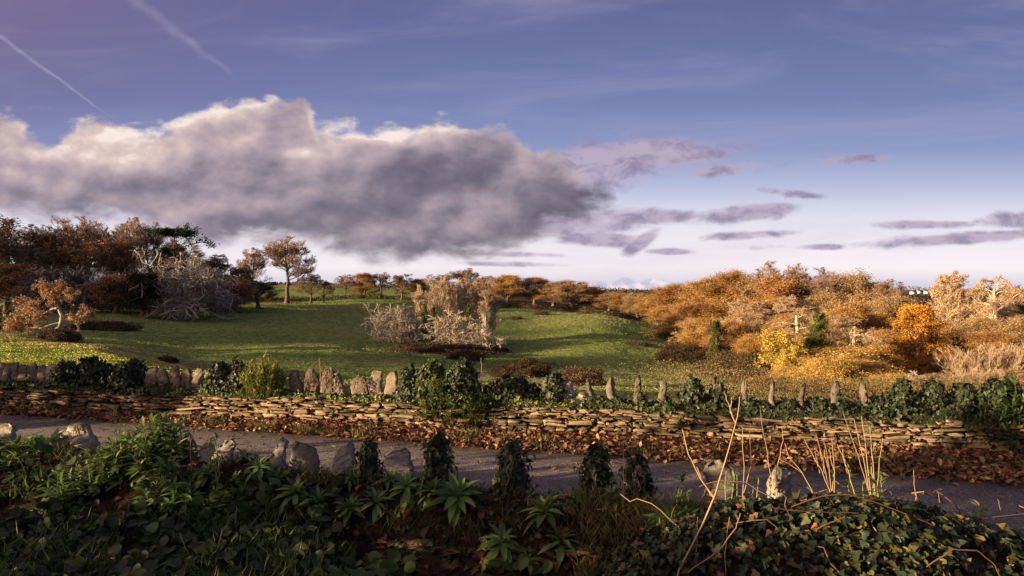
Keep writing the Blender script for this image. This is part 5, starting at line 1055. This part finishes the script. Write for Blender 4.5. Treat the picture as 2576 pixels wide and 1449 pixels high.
def far_bush(x, yt, yb, w, nst, ln, sz, cols, seed, lab, cat='bush', dd=.0):
    b = far_at(x, dd); zt = (HY-yt)/F*b[1]; zb = (HY-yb)/F*b[1]
    o = put('bush', shoots_mesh(seed, w/F*b[1], .8, zt-zb, nst, ln, sz, cols), None, (b[0], b[1], zb)); return tagit(o, lab, cat)
far_bush(662, 893, 1000, 132, 90, 34, .075, LIME, 1, 'sunlit yellow-green bush growing over the far wall')
far_bush(683, 888, 960, 56, 14, 30, .065, LIME, 11, 'pointed yellow-green sprig on top of the lit bush')
far_bush(1110, 950, 1052, 130, 80, 30, .08, [(.13, .17, .04), (.09, .13, .035), (.18, .20, .05), (.06, .10, .03)], 2, 'light green leafy bush hanging over the middle of the far wall')
far_bush(1205, 965, 1068, 110, 60, 28, .08, GREENS+[(.12, .15, .04)], 3, 'green leafy bush right of the light green one on the middle wall')
far_bush(1075, 915, 980, 60, 14, 24, .06, LIME, 12, 'lime sprig standing at the top left of the middle bush')
far_bush(1160, 1010, 1090, 130, 50, 34, .055, IVYC+GREENS, 4, 'dark trailing leaves below the middle bush, down to the leaf litter')
far_bush(1690, 1010, 1075, 66, 24, 22, .085, GREENS, 5, 'dark green leafy tuft spilling over the wall below the bracken')
far_bush(2470, 975, 1110, 150, 50, 26, .085, GREENS+[(.04, .06, .03)], 6, 'dark green shrub at the right end of the far wall')
far_bush(2555, 960, 1130, 120, 46, 26, .09, GREENS+[(.12, .15, .04)], 7, 'brighter green shrub cut by the right edge of the far wall')
far_bush(400, 955, 985, 90, 26, 20, .06, GREENS, 8, 'small green tuft in front of the first bare uprights')
far_bush(455, 965, 992, 60, 18, 20, .06, GREENS, 9, 'small green tuft in front of the domed bare upright')

def creeper(name, x0, x1, zlo, zhi, n, cols, size, seed, lab, out=.04):
    """low ivy and weeds running along the top and face of the far wall"""
    r = np.random.default_rng(seed); A = Acc(); xs = r.uniform(x0, x1, n); u = (xs-CX)/F; d = r.uniform(-.03, .42, n)
    face = r.random(n) < .55; d = np.where(face, -.05-out*r.random(n), d); Yv = (10.62+d)/(1+.215*u); X = u*Yv
    g = vnoise(X*1.7+seed, X*0, 4)
    hi = zhi+g*.22; z = np.where(face, hi-(hi-zlo)*r.random(n)**1.5*(.6+g*1.2), hi+r.normal(0, .02, n))
    z = np.where(z < ZR+.12, ZR+.12+r.random(n)*.05, z)
    keep = g > -.17; X, Yv, z, face = X[keep], Yv[keep], z[keep], face[keep]; m = len(X)
    al = randdir(m, r)*.7+[0, 0, -.7]; up = np.stack([-.2+r.normal(0, .3, m), -np.ones(m)*face, .5+.5*~face+0*X], -1)
    scatter(A, L_IVY, np.stack([X, Yv, z], -1), al, up, size*r.uniform(.5, 1.3, m), palette(cols, m, r, .3))
    return tagit(put(name, A.mesh(name, M_ivy)), lab, 'ivy', 'creeping ivy along the far wall top')
creeper('ivy', -60, 360, ZT-.14, ZT+.06, 2600, IVYC+GREENS, .055, 61, 'dark creeping ivy along the far wall, from the left edge to the ivy heaps')
creeper('ivy', 360, 740, ZT-.10, ZT+.05, 2200, IVYC+GREENS, .055, 62, 'creeping greenery on the far wall around the yellow-green bush')
creeper('ivy', 740, 1040, ZT-.04, ZT+.04, 1500, LIME+IVYC, .05, 63, 'sparse lit weeds between the sunlit uprights of the far wall')
creeper('ivy', 1040, 1420, ZT-.12, ZT+.08, 2600, IVYC+LIME, .055, 64, 'creeping ivy under the middle bush and the low ivy hump')
creeper('ivy', 1420, 1800, ZT-.09, ZT+.08, 3800, IVYC+[(.10, .11, .03), (.16, .15, .04)], .055, 65, 'mossy creeper between the thin uprights right of the white boulder')
creeper('ivy', 1800, 2240, ZT-.10, ZT+.05, 5000, IVYC+[(.09, .05, .03)], .06, 66, 'dark ivy bank under the uprights before the gold thicket')
creeper('ivy', 2240, 2640, ZT-.18, ZT+.09, 5600, IVYC+[(.09, .05, .03)], .06, 67, 'dark ivy bank at the right end of the far wall')
def twigs_on(x, yt, w, seed, lab, col=(.24, .18, .13)):
    r = np.random.default_rng(seed); b = far_at(x, .1); h = (HY-yt)/F*b[1]-b[2]; W_ = w/F*b[1]; k = 22; t = np.linspace(0, 1, 8)[None]
    a = r.uniform(0, 6.28, (k, 1)); rr = (1-t**2.5)*.38+.08
    P = np.stack([np.cos(a+t*r.normal(0, .8, (k, 1)))*W_*rr, np.sin(a)*.12*rr-.03, h*(1-(1-t)*r.uniform(.3, .9, (k, 1)))+.02], -1)+r.normal(0, .012, (k, 8, 3))
    A = Acc(); tubes(A, P, np.full((k, 8), .0045), 4, col); return tagit(put('dead_stems', A.mesh('dead_stems', M_twig), None, tuple(b)), lab, 'dead stems', 'dead stems on the far uprights')
twigs_on(783, 929, 34, 1, 'dry brown stems over the second sunlit upright'); twigs_on(826, 929, 32, 2, 'straw-coloured stems over the third sunlit upright'); twigs_on(906, 949, 40, 3, 'dry stems matted over the low rounded upright')

# ------------------------------------------------------------------ fallen leaves on the verge
def litter(n, seed):
    r = np.random.default_rng(seed); A = Acc()
    X = r.uniform(-13, 9.5, n); lo = edge_far(X)-.03+vnoise(X*2.5, X*0, 4)*.22; hi = wall_far(X)-.03; t = r.random(n)**.9; Yv = lo+(hi-lo)*t
    z = verge_z(X, Yv)+.012+r.random(n)*.035; dens = vnoise(X*.9, Yv*.9, 3); keep = (hi > lo)&(r.random(n) < np.clip(.75+dens*2+(X > -4)*.3, .2, 1))
    X, Yv, z = X[keep], Yv[keep], z[keep]; m = len(X)
    up = nrm(np.array([0, 0, 1.0])+r.normal(size=(m, 3))*.55); al = randdir(m, r); al[:, 2] *= .35
    scatter(A, L_OAK, np.stack([X, Yv, z], -1), al, up, r.uniform(.05, .105, m), palette(RUST+[(.16, .08, .04)], m, r, .3))
    k = 260; X = r.uniform(-9, 8, k); Yv = edge_far(X)-r.random(k)**2*1.1-.05
    scatter(A, L_OAK, np.stack([X, Yv, X*0+ZR+.012], -1), randdir(k, r)*[1, 1, .1], nrm(np.array([0, 0, 1.])+r.normal(size=(k, 3))*.25), r.uniform(.05, .09, k), palette(RUST, k, r, .3))
    return tagit(put('fallen_leaves', A.mesh('fallen_leaves', M_dry)), 'rust-brown fallen leaves banked against the foot of the far wall', 'leaves', kind='stuff')
litter(26000, 31)
def verge_grass():
    r = np.random.default_rng(32); A = Acc(); n = 2600; c = r.uniform(-11, 8, 46); X = c[r.integers(0, 46, n)]+r.normal(0, .10, n); t = np.clip(.35+vnoise(X*.7, X*0, 2)+r.normal(0, .18, n), .05, 1)
    Yv = edge_far(X)+(wall_far(X)-edge_far(X))*t; z = verge_z(X, Yv); al = np.stack([r.normal(0, .45, n), r.normal(0, .45, n), np.ones(n)], -1)
    scatter(A, L_BLADE, np.stack([X, Yv, z], -1), al, randdir(n, r), r.uniform(.06, .16, n), palette([(.12, .13, .04), (.18, .15, .06), (.07, .09, .03)], n, r, .3), 1.8)
    return tagit(put('verge_grass', A.mesh('verge_grass', M_leaf)), 'thin grass tufts among the fallen leaves', 'grass', kind='stuff')
verge_grass()

# ------------------------------------------------------------------ near bank: plants, leaves, stalks
def rosette_mesh(seed, n=20, size=.2, cols=GREENS, rise=0.05, name='rosette'):
    r = np.random.default_rng(seed); A = Acc(); k = np.arange(n); az = k*2.4+r.normal(0, .25, n); el = 1.25-1.45*(k/n)**.8+r.normal(0, .15, n)
    al = np.stack([np.cos(az)*np.cos(el), np.sin(az)*np.cos(el), np.sin(el)], -1); sz = size*(0.6+.5*(k/n))*r.uniform(.8, 1.2, n)
    pos = np.stack([np.cos(az)*.01, np.sin(az)*.01, rise*(1-k/n)+0*az], -1)
    scatter(A, L_LANCE2, pos, al, np.array([0, 0, 1.0])+al*-.2+r.normal(size=(n, 3))*.15, sz, palette(cols, n, r, .22))
    return A.mesh(name, M_leaf)
RC = [(.10, .18, .042), (.15, .24, .06), (.20, .29, .08), (.10, .17, .055)]
ROS = [rosette_mesh(s, n, z, RC) for s, n, z in ((1, 24, .15), (2, 30, .17), (3, 20, .13), (4, 26, .15))]
def rosette(x, d, k, sc, lab, lift=0.03):
    b = near_at(x, d); o = put('leafy_plant', ROS[k], None, (b[0], b[1], b[2]+lift), (random.uniform(-.2, .35), random.uniform(-.25, .25), random.uniform(0, 6.28)), sc)
    return tagit(o, lab, 'plant', 'rosettes of pointed green leaves on the near bank')
RL = [(615, .10, 2, .9, 'small rosette right of the whitish triangular near stone'), (745, .34, 0, 1.1, 'dark rosette below the mossy triangular near stone'), (700, .26, 2, .9, 'small rosette lower left of the mossy triangular near stone'),
 (800, .36, 3, 1.0, 'rosette below the slanted grey near stone, hanging down the bank'), (878, .18, 2, .9, 'small rosette between the slanted stone and the ivy-coated pointed one'), (945, .30, 0, 1.0, 'rosette below the small ivy-coated pointed stone'),
 (975, .12, 2, .8, 'little rosette at the left foot of the rounded grey near stone'), (1022, .16, 3, 1.1, 'light green rosette at the foot of the rounded grey near stone'), (1092, .20, 1, 1.0, 'rosette at the foot of the tall ivy-coated near stone'),
 (1150, .22, 1, 1.35, 'largest rosette with long light leaves, middle of the near bank'), (1262, .42, 0, 1.15, 'low rosette with hanging leaves below the broad ivy-coated stone'), (1370, .26, 1, 1.2, 'bright rosette right of the broad ivy-coated stone'),
 (1412, .40, 0, 1.05, 'rosette lower right of the bright one, right of centre'), (1545, .12, 2, 1.0, 'bright rosette between the two right ivy-coated near stones'), (1690, .26, 1, 1.4, 'big bright rosette left of the stump-like near stone'),
 (1660, .05, 2, .9, 'small rosette behind the big bright one'), (1725, .12, 3, .9, 'upright rosette touching the stump-like near stone'), (520, .32, 3, .9, 'dark rosette below the square mossy near stone'),
 (590, .45, 2, .9, 'small dark rosette low on the bank below the triangular stone'), (655, .20, 0, .9, 'dull rosette at the left of the road gap'), (885, .36, 1, .85, 'dull rosette low on the bank left of the rounded grey stone'),
 (1330, .50, 2, .9, 'little rosette low on the bank right of centre'), (1835, .30, 2, .8, 'small bright rosette in front of the stump-like near stone')]
for a in RL: rosette(*a)
# small dead and living leaves hiding the soil on top of the near wall
def near_cover(name, T, n, x0, x1, d0, d1, size, cols, seed, lab, cat, mat, thresh=-.5, lift=.02, upn=.6, al_up=0.0, wid=1.0, fr=1.0):
    r = np.random.default_rng(seed); A = Acc(); x = r.uniform(x0, x1, n); d = d0+(d1-d0)*r.random(n)**fr; u = (x-CX)/F; Yv = (5.30-d)/(1+.30*u); X = u*Yv
    g = vnoise(X*2.1+seed, Yv*2.1, 3); k = g > thresh; X, Yv = X[k], Yv[k]; m = len(X); z = near_z(X, Yv)+lift*r.uniform(.2, 1.6, m)
    up = nrm(np.array([0, -.25, 1.0])+r.normal(size=(m, 3))*upn); al = randdir(m, r); al[:, 2] = al[:, 2]*.4+al_up
    scatter(A, T, np.stack([X, Yv, z], -1), al, up, size*r.uniform(.55, 1.35, m), palette(cols, m, r, .3), wid)
    return tagit(put(name, A.mesh(name, mat)), lab, cat, kind='stuff')
near_cover('small_leaves', L_IVY, 5200, -60, 2600, -.36, .5, .045, IVYC+GREENS, 71, 'small dark leaves carpeting the near wall top', 'ground cover', M_ivy, -.16)
near_cover('fallen_leaves', L_OAK, 1500, -60, 2600, -.3, .7, .085, [(.10, .045, .025), (.15, .07, .035), (.06, .03, .02)], 72, 'scattered brown fallen leaves on the near bank', 'leaves', M_dry, -.5)
near_cover('round_leaves', L_KID, 6500, -260, 860, .30, 2.3, .070, [(.026, .052, .016), (.040, .072, .020), (.060, .090, .026), (.022, .036, .018)], 73, 'carpet of round leaves, darkened in colour for shade, filling the lower left corner', 'ground cover', M_leaf, -.13, .10, .6, 0, 1.0, .9)  # deep shade of the lower bank is put into these leaf colours
near_cover('round_leaves', L_KID, 900, 840, 1800, .62, 1.9, .088, [(.060, .105, .022), (.085, .13, .03), (.045, .08, .02)], 74, 'round green leaves below the dark hollow of the near wall', 'ground cover', M_leaf, -.02, .10, .5, 0, 1.0)
near_cover('grass', L_BLADE, 5200, -260, 1000, .45, 2.1, .22, [(.07, .11, .025), (.10, .14, .035), (.05, .08, .02)], 75, 'long shaded grass growing through the round leaves', 'grass', M_leaf, .02, .02, .8, 1.3, .9)
near_cover('grass', L_BLADE, 2600, 1450, 1800, .05, .8, .14, [(.20, .16, .07), (.14, .15, .04), (.28, .2, .1)], 76, 'dry and green grass between the right ivy-coated stones', 'grass', M_leaf, -.1, .02, .8, 1.1, 1.0)
near_cover('grass', L_BLADE, 3000, -60, 1450, -.15, .42, .10, [(.07, .10, .025), (.12, .12, .04), (.05, .07, .02)], 77, 'short grass among the rosettes of the near wall top', 'grass', M_leaf, -.05, .02, .8, 1.1, 1.2)
# bushy leaf masses of the near wall
def near_mass(x, yt, w, d, nst, ln, sz, cols, seed, lab, zb=-1.75, dep=.7):
    b = near_at(x, d); h = (HY-yt)/F*b[1]-zb
    o = put('leafy_bush', shoots_mesh(seed, w/F*b[1], dep, h, nst, ln, sz, cols, T=L_LANCE2), None, (b[0], b[1], zb)); return tagit(o, lab, 'bush', 'soft green leafy masses on the near wall')
MC = RC+[(.13, .17, .05)]
near_mass(398, 1058, 210, .10, 75, 24, .11, MC, 81, 'tallest leafy mass on the near wall, left of the pale low stone', -1.8)
near_mass(300, 1110, 150, .25, 45, 22, .10, MC, 82, 'leafy mass at the left shoulder of the tallest one')
near_mass(110, 1092, 190, .05, 55, 22, .11, MC, 83, 'leafy mass with bright tips near the left edge')
near_mass(20, 1125, 130, .15, 36, 22, .10, MC+[(.22, .2, .05)], 84, 'yellowish leafy mass cut by the left edge')
near_mass(450, 1160, 190, .40, 45, 22, .10, RC, 85, 'lower dark leafy mass below the tallest one', -1.9)
near_mass(200, 1165, 190, .45, 40, 22, .10, RC, 86, 'lower dark leafy mass below the bright-tipped one', -1.9)
near_mass(590, 1190, 130, .30, 26, 20, .09, RC, 87, 'small leafy mass below the whitish triangular stone', -1.85)

# the ivy mound at the lower right
def ivy_mound():
    r = np.random.default_rng(91); A = Acc(); n = 17000
    cx, cy, cz = 2.0, 3.95, -2.35; rx, ry, rz = 1.75, .95, 1.14
    d = randdir(n, r); d[:, 2] = np.abs(d[:, 2]); lump = 1+.22*vnoise(d[:, 0]*3.2, d[:, 1]*3.2+d[:, 2]*2, 3)-np.abs(r.normal(0, .035, n))
    pos = d*lump[:, None]*[rx, ry, rz]+[cx, cy, cz]
    al = nrm(randdir(n, r)*.8+[0, -.2, -.55]); up = nrm(d+r.normal(size=(n, 3))*.38+[0, 0, .3])
    cols = [(.020, .034, .014), (.032, .048, .018), (.052, .064, .022), (.085, .085, .022), (.025, .038, .024), (.012, .018, .010)]
    cc = palette(cols, n, r, .3); dead = r.random(n) < .05; cc[dead] = palette([(.26, .10, .04), (.15, .07, .04), (.2, .15, .05)], int(dead.sum()), r, .3)
    scatter(A, L_IVY, pos, al, up, r.uniform(.028, .062, n), cc)
    # leaf-mould core of the mound
    V, Fq, F3 = PT; V = pebble_template(28, 14, 2.0); Vc = V[0]*[rx*.93, ry*.93, rz*.93]+[cx, cy, cz]; A.add(Vc, V[1], (.015, .011, .007), 1)
    k = 90; s = pos[r.integers(0, n, k)]; e = s+randdir(k, r)*[.5, .35, .25]; t = np.linspace(0, 1, 7)[None, :, None]
    P = s[:, None]*(1-t)+e[:, None]*t; P[..., 2] += np.sin(t[..., 0]*3.14)*.07; P[:, 1:] += r.normal(0, .012, (k, 6, 3))
    tubes(A, P, np.full((k, 7), .0035), 4, palette([(.13, .08, .055), (.22, .14, .09)], k, r), 2)
    return tagit(put('ivy_mound', A.mesh('ivy_mound', [M_ivy, M_earth, M_twig])), 'large dark ivy mound with some rusty leaves, filling the lower right corner', 'ivy')
ivy_mound()
def stalk(name, pts, Y, r0, r1, lab, cat='dry stalk', group=None, col=(.34, .235, .14), wob=.0018, branches=(), seed=0):
    """dead stems given as bearings (column, row) at distance Y, with side branches"""
    r = np.random.default_rng(seed); A = Acc()
    for j, pp in enumerate([pts]+list(branches)):
        q = np.array([spot(x, y, Y+(.02*j)) for x, y in pp])
        if j == 0 and Y < 7 and cat == 'dry stalk':
            gz = float(near_z(q[0][0], q[0][1]))
            if q[0][2] > gz+.03: q = np.vstack([[[q[0][0]+.01, q[0][1], gz-.02]], q])
        M = 14; s = np.linspace(0, len(q)-1, M); i = np.minimum(s.astype(int), len(q)-2); f = (s-i)[:, None]
        f = f*f*(3-2*f)*.5+f*.5
        c = q[i]*(1-f)+q[i+1]*f; c[1:-1] += r.normal(0, wob, (M-2, 3)); k = 1 if j == 0 else .7
        tubes(A, c[None], np.linspace(r0*k, r1, M)[None], 5, np.array(col)*r.uniform(.8, 1.2))
    return tagit(put(name, A.mesh(name, M_twig)), lab, cat, group)
GS = 'dry stalks on the right of the near bank'
stalk('dry_stalk', [(1690, 1470), (1742, 1370), (1776, 1300), (1797, 1248), (1812, 1200), (1835, 1130), (1848, 1075), (1856, 1030), (1861, 998)], 3.7, .0070, .0025, 'tallest thick dry stalk, forked twice, reaching above the far wall', group=GS, branches=[[(1797, 1250), (1760, 1200), (1735, 1150), (1722, 1105), (1716, 1080)], [(1848, 1060), (1838, 1030), (1828, 1003), (1822, 985)], [(1850, 1062), (1838, 1035), (1840, 1000)], [(1797, 1255), (1770, 1215), (1752, 1175)]], seed=1)
stalk('dry_stalk', [(1868, 1250), (1872, 1180), (1868, 1120), (1867, 1076)], 4.4, .004, .002, 'straight thin dry stalk right beside the stump-like stone', group=GS, branches=[[(1870, 1240), (1890, 1170), (1886, 1110), (1885, 1080)]], seed=2)
stalk('dry_stalk', [(1938, 1210), (1930, 1140), (1918, 1080), (1912, 1030)], 4.6, .003, .0015, 'thin dry stalk rising over the pale lichened stone', group=GS, seed=3)
stalk('dry_stalk', [(1952, 1185), (1962, 1140), (1970, 1100), (1966, 1075)], 4.5, .0035, .0018, 'crooked reddish stalk just right of the pale lichened stone top', group=GS, seed=4, col=(.40, .25, .15))
stalk('dry_stalk', [(2045, 1240), (2020, 1190), (1985, 1150), (1974, 1115)], 4.4, .004, .002, 'dry stalk arching left over the pale lichened stone', group=GS, seed=5, branches=[[(2020, 1190), (1990, 1170), (1960, 1155)]])
for k, (xb, xt, yt, lab) in enumerate(((2095, 2024, 1106, 'leftmost stalk of the fan of dry stalks beyond the ivy mound'), (2090, 2052, 1092, 'second stalk of the fan of dry stalks beyond the ivy mound'), (2092, 2072, 1112, 'third stalk of the fan of dry stalks beyond the ivy mound'), (2098, 2092, 1106, 'upright right stalk of the fan of dry stalks beyond the ivy mound'), (2150, 2106, 1118, 'stalk leaning left, right of the dry fan'))):
    stalk('dry_stalk', [(xb, 1250), ((xb+xt)/2+4, 1180), (xt, yt)], 4.45, .0042, .002, lab, group=GS, seed=20+k, branches=[[((xb+xt)/2+3, 1190), ((xb+xt)/2-6, 1150), ((xb+xt)/2-9, 1130)]])
for k, (xb, xt, yt, lab) in enumerate(((2190, 2122, 1043, 'leftmost tall stalk of the leafy cluster beyond the ivy mound'), (2190, 2148, 1054, 'second tall stalk of the leafy cluster beyond the ivy mound'), (2190, 2167, 1048, 'middle tall stalk of the leafy cluster beyond the ivy mound'), (2200, 2187, 1074, 'fourth tall stalk of the leafy cluster beyond the ivy mound'), (2205, 2220, 1102, 'shorter right stalk of the leafy cluster beyond the ivy mound'))):
    stalk('dry_stalk', [(xb, 1255), ((xb*.6+xt*.4), 1160), (xt, yt)], 4.45, .0045, .002, lab, group=GS, seed=30+k)
stalk('dry_stalk', [(2306, 1290), (2300, 1230), (2298, 1182)], 4.3, .003, .0015, 'single straw stalk right of the ivy mound top', group=GS, seed=41)
stalk('dry_stalk', [(2368, 1295), (2362, 1255), (2356, 1232)], 4.3, .003, .0015, 'short straw stalk at the right of the mound', group=GS, seed=42)
stalk('dry_stalk', [(2520, 1310), (2516, 1280), (2508, 1255)], 4.3, .003, .0015, 'last straw stalk near the right edge', group=GS, seed=43)
stalk('dry_stalk', [(1566, 1290), (1569, 1200), (1568, 1108)], 4.9, .004, .002, 'straight yellow stalk between the two right ivy-coated stones', group=GS, seed=44, branches=[[(1566, 1290), (1574, 1220), (1572, 1150)]])
stalk('dry_stalk', [(1748, 1460), (1752, 1370), (1755, 1300)], 3.8, .004, .002, 'straight pale stem at the lower left of the ivy mound', group=GS, seed=45)
stalk('dry_stalk', [(1824, 1460), (1824, 1380), (1835, 1300)], 3.6, .004, .002, 'reddish stem at the left foot of the ivy mound', group=GS, seed=46, col=(.3, .17, .1))
stalk('dry_stalk', [(480, 1110), (500, 1060), (542, 1046), (574, 1008)], 5.9, .004, .002, 'pale curved stem above the pale low near stone', group='dry stalks on the left of the near bank', seed=47)
stalk('dry_stalk', [(806, 960), (806, 930), (803, 900)], 10.5, .005, .003, 'thin stem sticking up between the sunlit far uprights', group='thin stems on the far wall', seed=48)
stalk('dry_stalk', [(1214, 985), (1212, 935), (1210, 900)], 10.4, .005, .003, 'thin stem sticking up at the right of the middle bush', group='thin stems on the far wall', seed=49)
GB = 'bramble stems arching over the ivy mound'
BRC = (.13, .055, .04)
stalk('bramble', [(1990, 1275), (2060, 1248), (2130, 1242), (2200, 1262), (2300, 1300), (2400, 1345), (2470, 1400), (2540, 1460)], 3.65, .0040, .0022, 'longest red bramble stem arching over the ivy mound to the corner', 'bramble', GB, BRC, seed=51)
stalk('bramble', [(1930, 1275), (2000, 1285), (2080, 1288), (2160, 1290)], 3.6, .0034, .002, 'red bramble stem lying flat across the mound top', 'bramble', GB, BRC, seed=52)
stalk('bramble', [(2250, 1285), (2310, 1335), (2400, 1330), (2500, 1300), (2590, 1290)], 3.9, .0036, .0022, 'brown bramble stem dipping toward the right edge', 'bramble', GB, (.13, .07, .05), seed=53)
stalk('bramble', [(2330, 1425), (2400, 1380), (2460, 1385), (2500, 1420), (2520, 1460)], 3.3, .004, .0025, 'pale bramble loop in the lower right corner', 'bramble', GB, (.14, .09, .06), seed=54)
stalk('bramble', [(2050, 1330), (2090, 1315), (2125, 1300)], 3.3, .004, .0025, 'short pale stem on the face of the ivy mound', 'bramble', GB, (.14, .09, .06), seed=55)
stalk('bramble', [(1730, 1440), (1800, 1390), (1850, 1330), (1862, 1290)], 3.5, .004, .0025, 'brown stem climbing the left flank of the ivy mound', 'bramble', GB, (.22, .13, .08), seed=56)
def shoot(x, yt, yb, Y, n, sz, lab, seed, cols=None, w=26, lean=0.0, nst=3):
    b = spot(x, yb, Y); gz = min(b[2], float(near_z(b[0], b[1]))); b[2] = gz; h = (HY-yt)/F*Y-gz; me = shoots_mesh(seed, w/F*Y, .08, h, nst, n, sz, cols or [(.10, .15, .045), (.15, .20, .07), (.20, .25, .10)], 'leafy_shoot', L_LANCE2, (.25, .27, .10), (lean, 0), .3)
    return tagit(put('leafy_shoot', me, None, tuple(b)), lab, 'plant', 'pale green leafy shoots on the right')
for a in ((1846, 1085, 1250, 4.5, 14, .055, 'leafy shoot behind the tallest dry stalk', 1), (1828, 1100, 1240, 4.6, 12, .05, 'leafy shoot left of the one behind the tallest dry stalk', 2), (1895, 1130, 1250, 4.5, 10, .05, 'thin leafy shoot left of the pale lichened stone', 3),
  (2185, 1070, 1245, 4.5, 20, .07, 'tallest leafy shoot in the cluster beyond the ivy mound', 4, None, 40), (2205, 1140, 1250, 4.4, 20, .07, 'lower leafy shoot right in the cluster beyond the ivy mound', 5, None, 50), (2150, 1140, 1240, 4.5, 14, .06, 'leafy shoot left in the cluster beyond the ivy mound', 6, None, 34),
  (2092, 1148, 1250, 4.5, 16, .06, 'leafy shoot in the fan of dry stalks', 7, None, 40), (2275, 1215, 1290, 4.3, 22, .07, 'downy leafy shoot right of the ivy mound top', 8, [(.20, .24, .14), (.14, .18, .09)], 60), (2345, 1258, 1310, 4.3, 20, .07, 'low leafy shoot on the right slope of the mound', 9, None, 50),
  (2455, 1255, 1320, 4.3, 18, .07, 'bright star-shaped shoot near the right edge', 10, [(.20, .26, .10), (.26, .3, .14)], 46), (2540, 1300, 1350, 4.2, 18, .07, 'low leafy shoot at the right edge', 11, None, 50), (1715, 1180, 1270, 4.8, 16, .06, 'leafy shoot left of the stump-like stone', 12, None, 40),
  (1700, 1195, 1260, 4.8, 14, .05, 'small leafy shoot beside the big bright rosette', 13), (530, 1045, 1120, 5.8, 12, .05, 'thin leafy shoot above the square mossy near stone', 14), (548, 1085, 1150, 5.7, 12, .05, 'small shoot just above the whitish triangular stone', 15),
  (300, 1010, 1100, 6.3, 14, .05, 'thin pale shoot standing against the road at left', 16), (900, 1135, 1180, 5.5, 8, .05, 'small sprig left of the ivy-coated pointed stone', 17), (1062, 1140, 1210, 5.3, 9, .045, 'small sprig between rounded grey and tall ivy-coated stones', 18)):
    shoot(*a[:7], a[7], *(a[8:]))
def dead_mat(x, yt, w, seed, lab, col=(.36, .28, .22)):
    b = near_at(x, -.06); r = np.random.default_rng(seed); h = (HY-yt)/F*b[1]-b[2]; W_ = w/F*b[1]*.5; k = 26; t = np.linspace(0, 1, 8)[None]; a = r.uniform(0, 6.28, (k, 1))
    q_ = t*r.uniform(.2, .8, (k, 1)); P = np.stack([np.cos(a+t*r.normal(0, .9, (k, 1)))*W_*(.15+.75*q_**.6), -.04+np.sin(a)*.1*(.3+.7*q_), h*(1-q_)+.015], -1)+r.normal(0, .008, (k, 8, 3)); P[:, :, 2] = np.clip(P[:, :, 2], 0, h*1.05)
    A = Acc(); tubes(A, P, np.full((k, 8), .0032), 4, col); return tagit(put('dead_stems', A.mesh('dead_stems', M_twig), None, tuple(b)), lab, 'dead stems', 'dead stems on the near stones')
dead_mat(1285, 1143, 50, 1, 'tangle of bare stems on the broad ivy-coated near stone'); dead_mat(1602, 1170, 52, 2, 'pale dead stems over the near stone before the stalks'); dead_mat(206, 1066, 60, 3, 'thin dry stems across the broad jagged near stone')
def flower():
    A = Acc(); r = np.random.default_rng(3); n = 14; az = np.linspace(0, 6.28, n); al = np.stack([np.cos(az), np.sin(az)*.6, .25+0*az], -1); b = spot(360, 1206, 5.3)
    scatter(A, L_OVAL, np.zeros((n, 3)), al, np.array([0, -.6, .8])+0*al, .022, palette([(.45, .22, .42)], n, r)); tubes(A, np.array([[[0, 0, -.12], [0, 0, -.05], [0, 0, 0]]]), np.full((1, 3), .002), 4, (.1, .12, .04))
    return tagit(put('pink_flower', A.mesh('pink_flower', M_leaf), None, tuple(b)), 'single small pink flower below the tallest leafy mass', 'flower')
flower()

# ------------------------------------------------------------------ unseen hedges added out of the picture, shaped to shade the foreground
def shade_hedge(t0, t1, s, h, wid, n, seed, lab, dens=None):
    """ragged hedge running across the sunlight, t0..t1 measured across the beam, s along it"""
    r = np.random.default_rng(seed); A = Acc(); sa, ca = math.sin(R(SUN_AZ)), math.cos(R(SUN_AZ)); t = r.uniform(t0, t1, n); ss_ = s+r.normal(0, wid/3, n)
    X = -ca*t+sa*ss_; Y = sa*t+ca*ss_; hh = np.interp(t, [p[0] for p in h], [p[1] for p in h])+vnoise(t*1.3, t*0+seed, 4)*.9
    z = -2.0+(hh+2.0)*r.random(n)**.8
    scatter(A, L_OVAL, np.stack([X, Y, z], -1), randdir(n, r), randdir(n, r), .22*r.uniform(.6, 1.3, n), palette([(.05, .07, .02), (.10, .06, .03)], n, r, .3))
    k = int((t1-t0)*3); tb = np.linspace(t0, t1, k)+r.normal(0, .1, k); P = np.zeros((k, 5, 3)); q = np.linspace(0, 1, 5); hb = np.interp(tb, [p[0] for p in h], [p[1] for p in h])
    for i in range(k): P[i] = np.stack([-ca*tb[i]+sa*s+q*r.normal(0, .4), sa*tb[i]+ca*s+q*r.normal(0, .4), -2.1+(hb[i]+2.0)*q], -1)
    tubes(A, P, np.full((k, 5), .03)*np.linspace(1.5, .5, 5), 5, (.12, .09, .06), 1)
    return tagit(put('hedge', A.mesh('hedge', [M_leaf, M_twig])), lab, 'hedge')
# hedge tops: z given where s = 8; the hedge itself stands at s = -7
_up = _tan*15
shade_hedge(-14, 6.5, -7, [(-14, -2.0+_up), (2.5, -2.35+_up), (3.9, -2.6+_up), (4.4, -1.7+_up), (6.2, -1.5+_up), (6.5, -2.6+_up)], .8, 12000, 1, 'ragged hedge added behind the viewer to shade the foreground, out of view')
shade_hedge(13.0, 40, -11, [(13.0, -2.7+_up), (13.9, -2.2+_up), (20, -1.6+_up), (32, -1.8+_up), (40, -3.4+_up)], .8, 14000, 2, 'leafy hedge added beyond the left side of the view to shade road and wall')
shade_hedge(7.0, 8.6, -7, [(7.0, -2.0+_up), (8.6, -2.0+_up)], .5, 120, 3, 'thin bush added beside the ragged unseen hedge to thin the sunlight')
shade_hedge(9.6, 10.1, -7, [(9.6, -2.2+_up), (10.1, -2.2+_up)], .3, 50, 4, 'thin sapling added in the gap between the unseen hedges to break the sunlight')
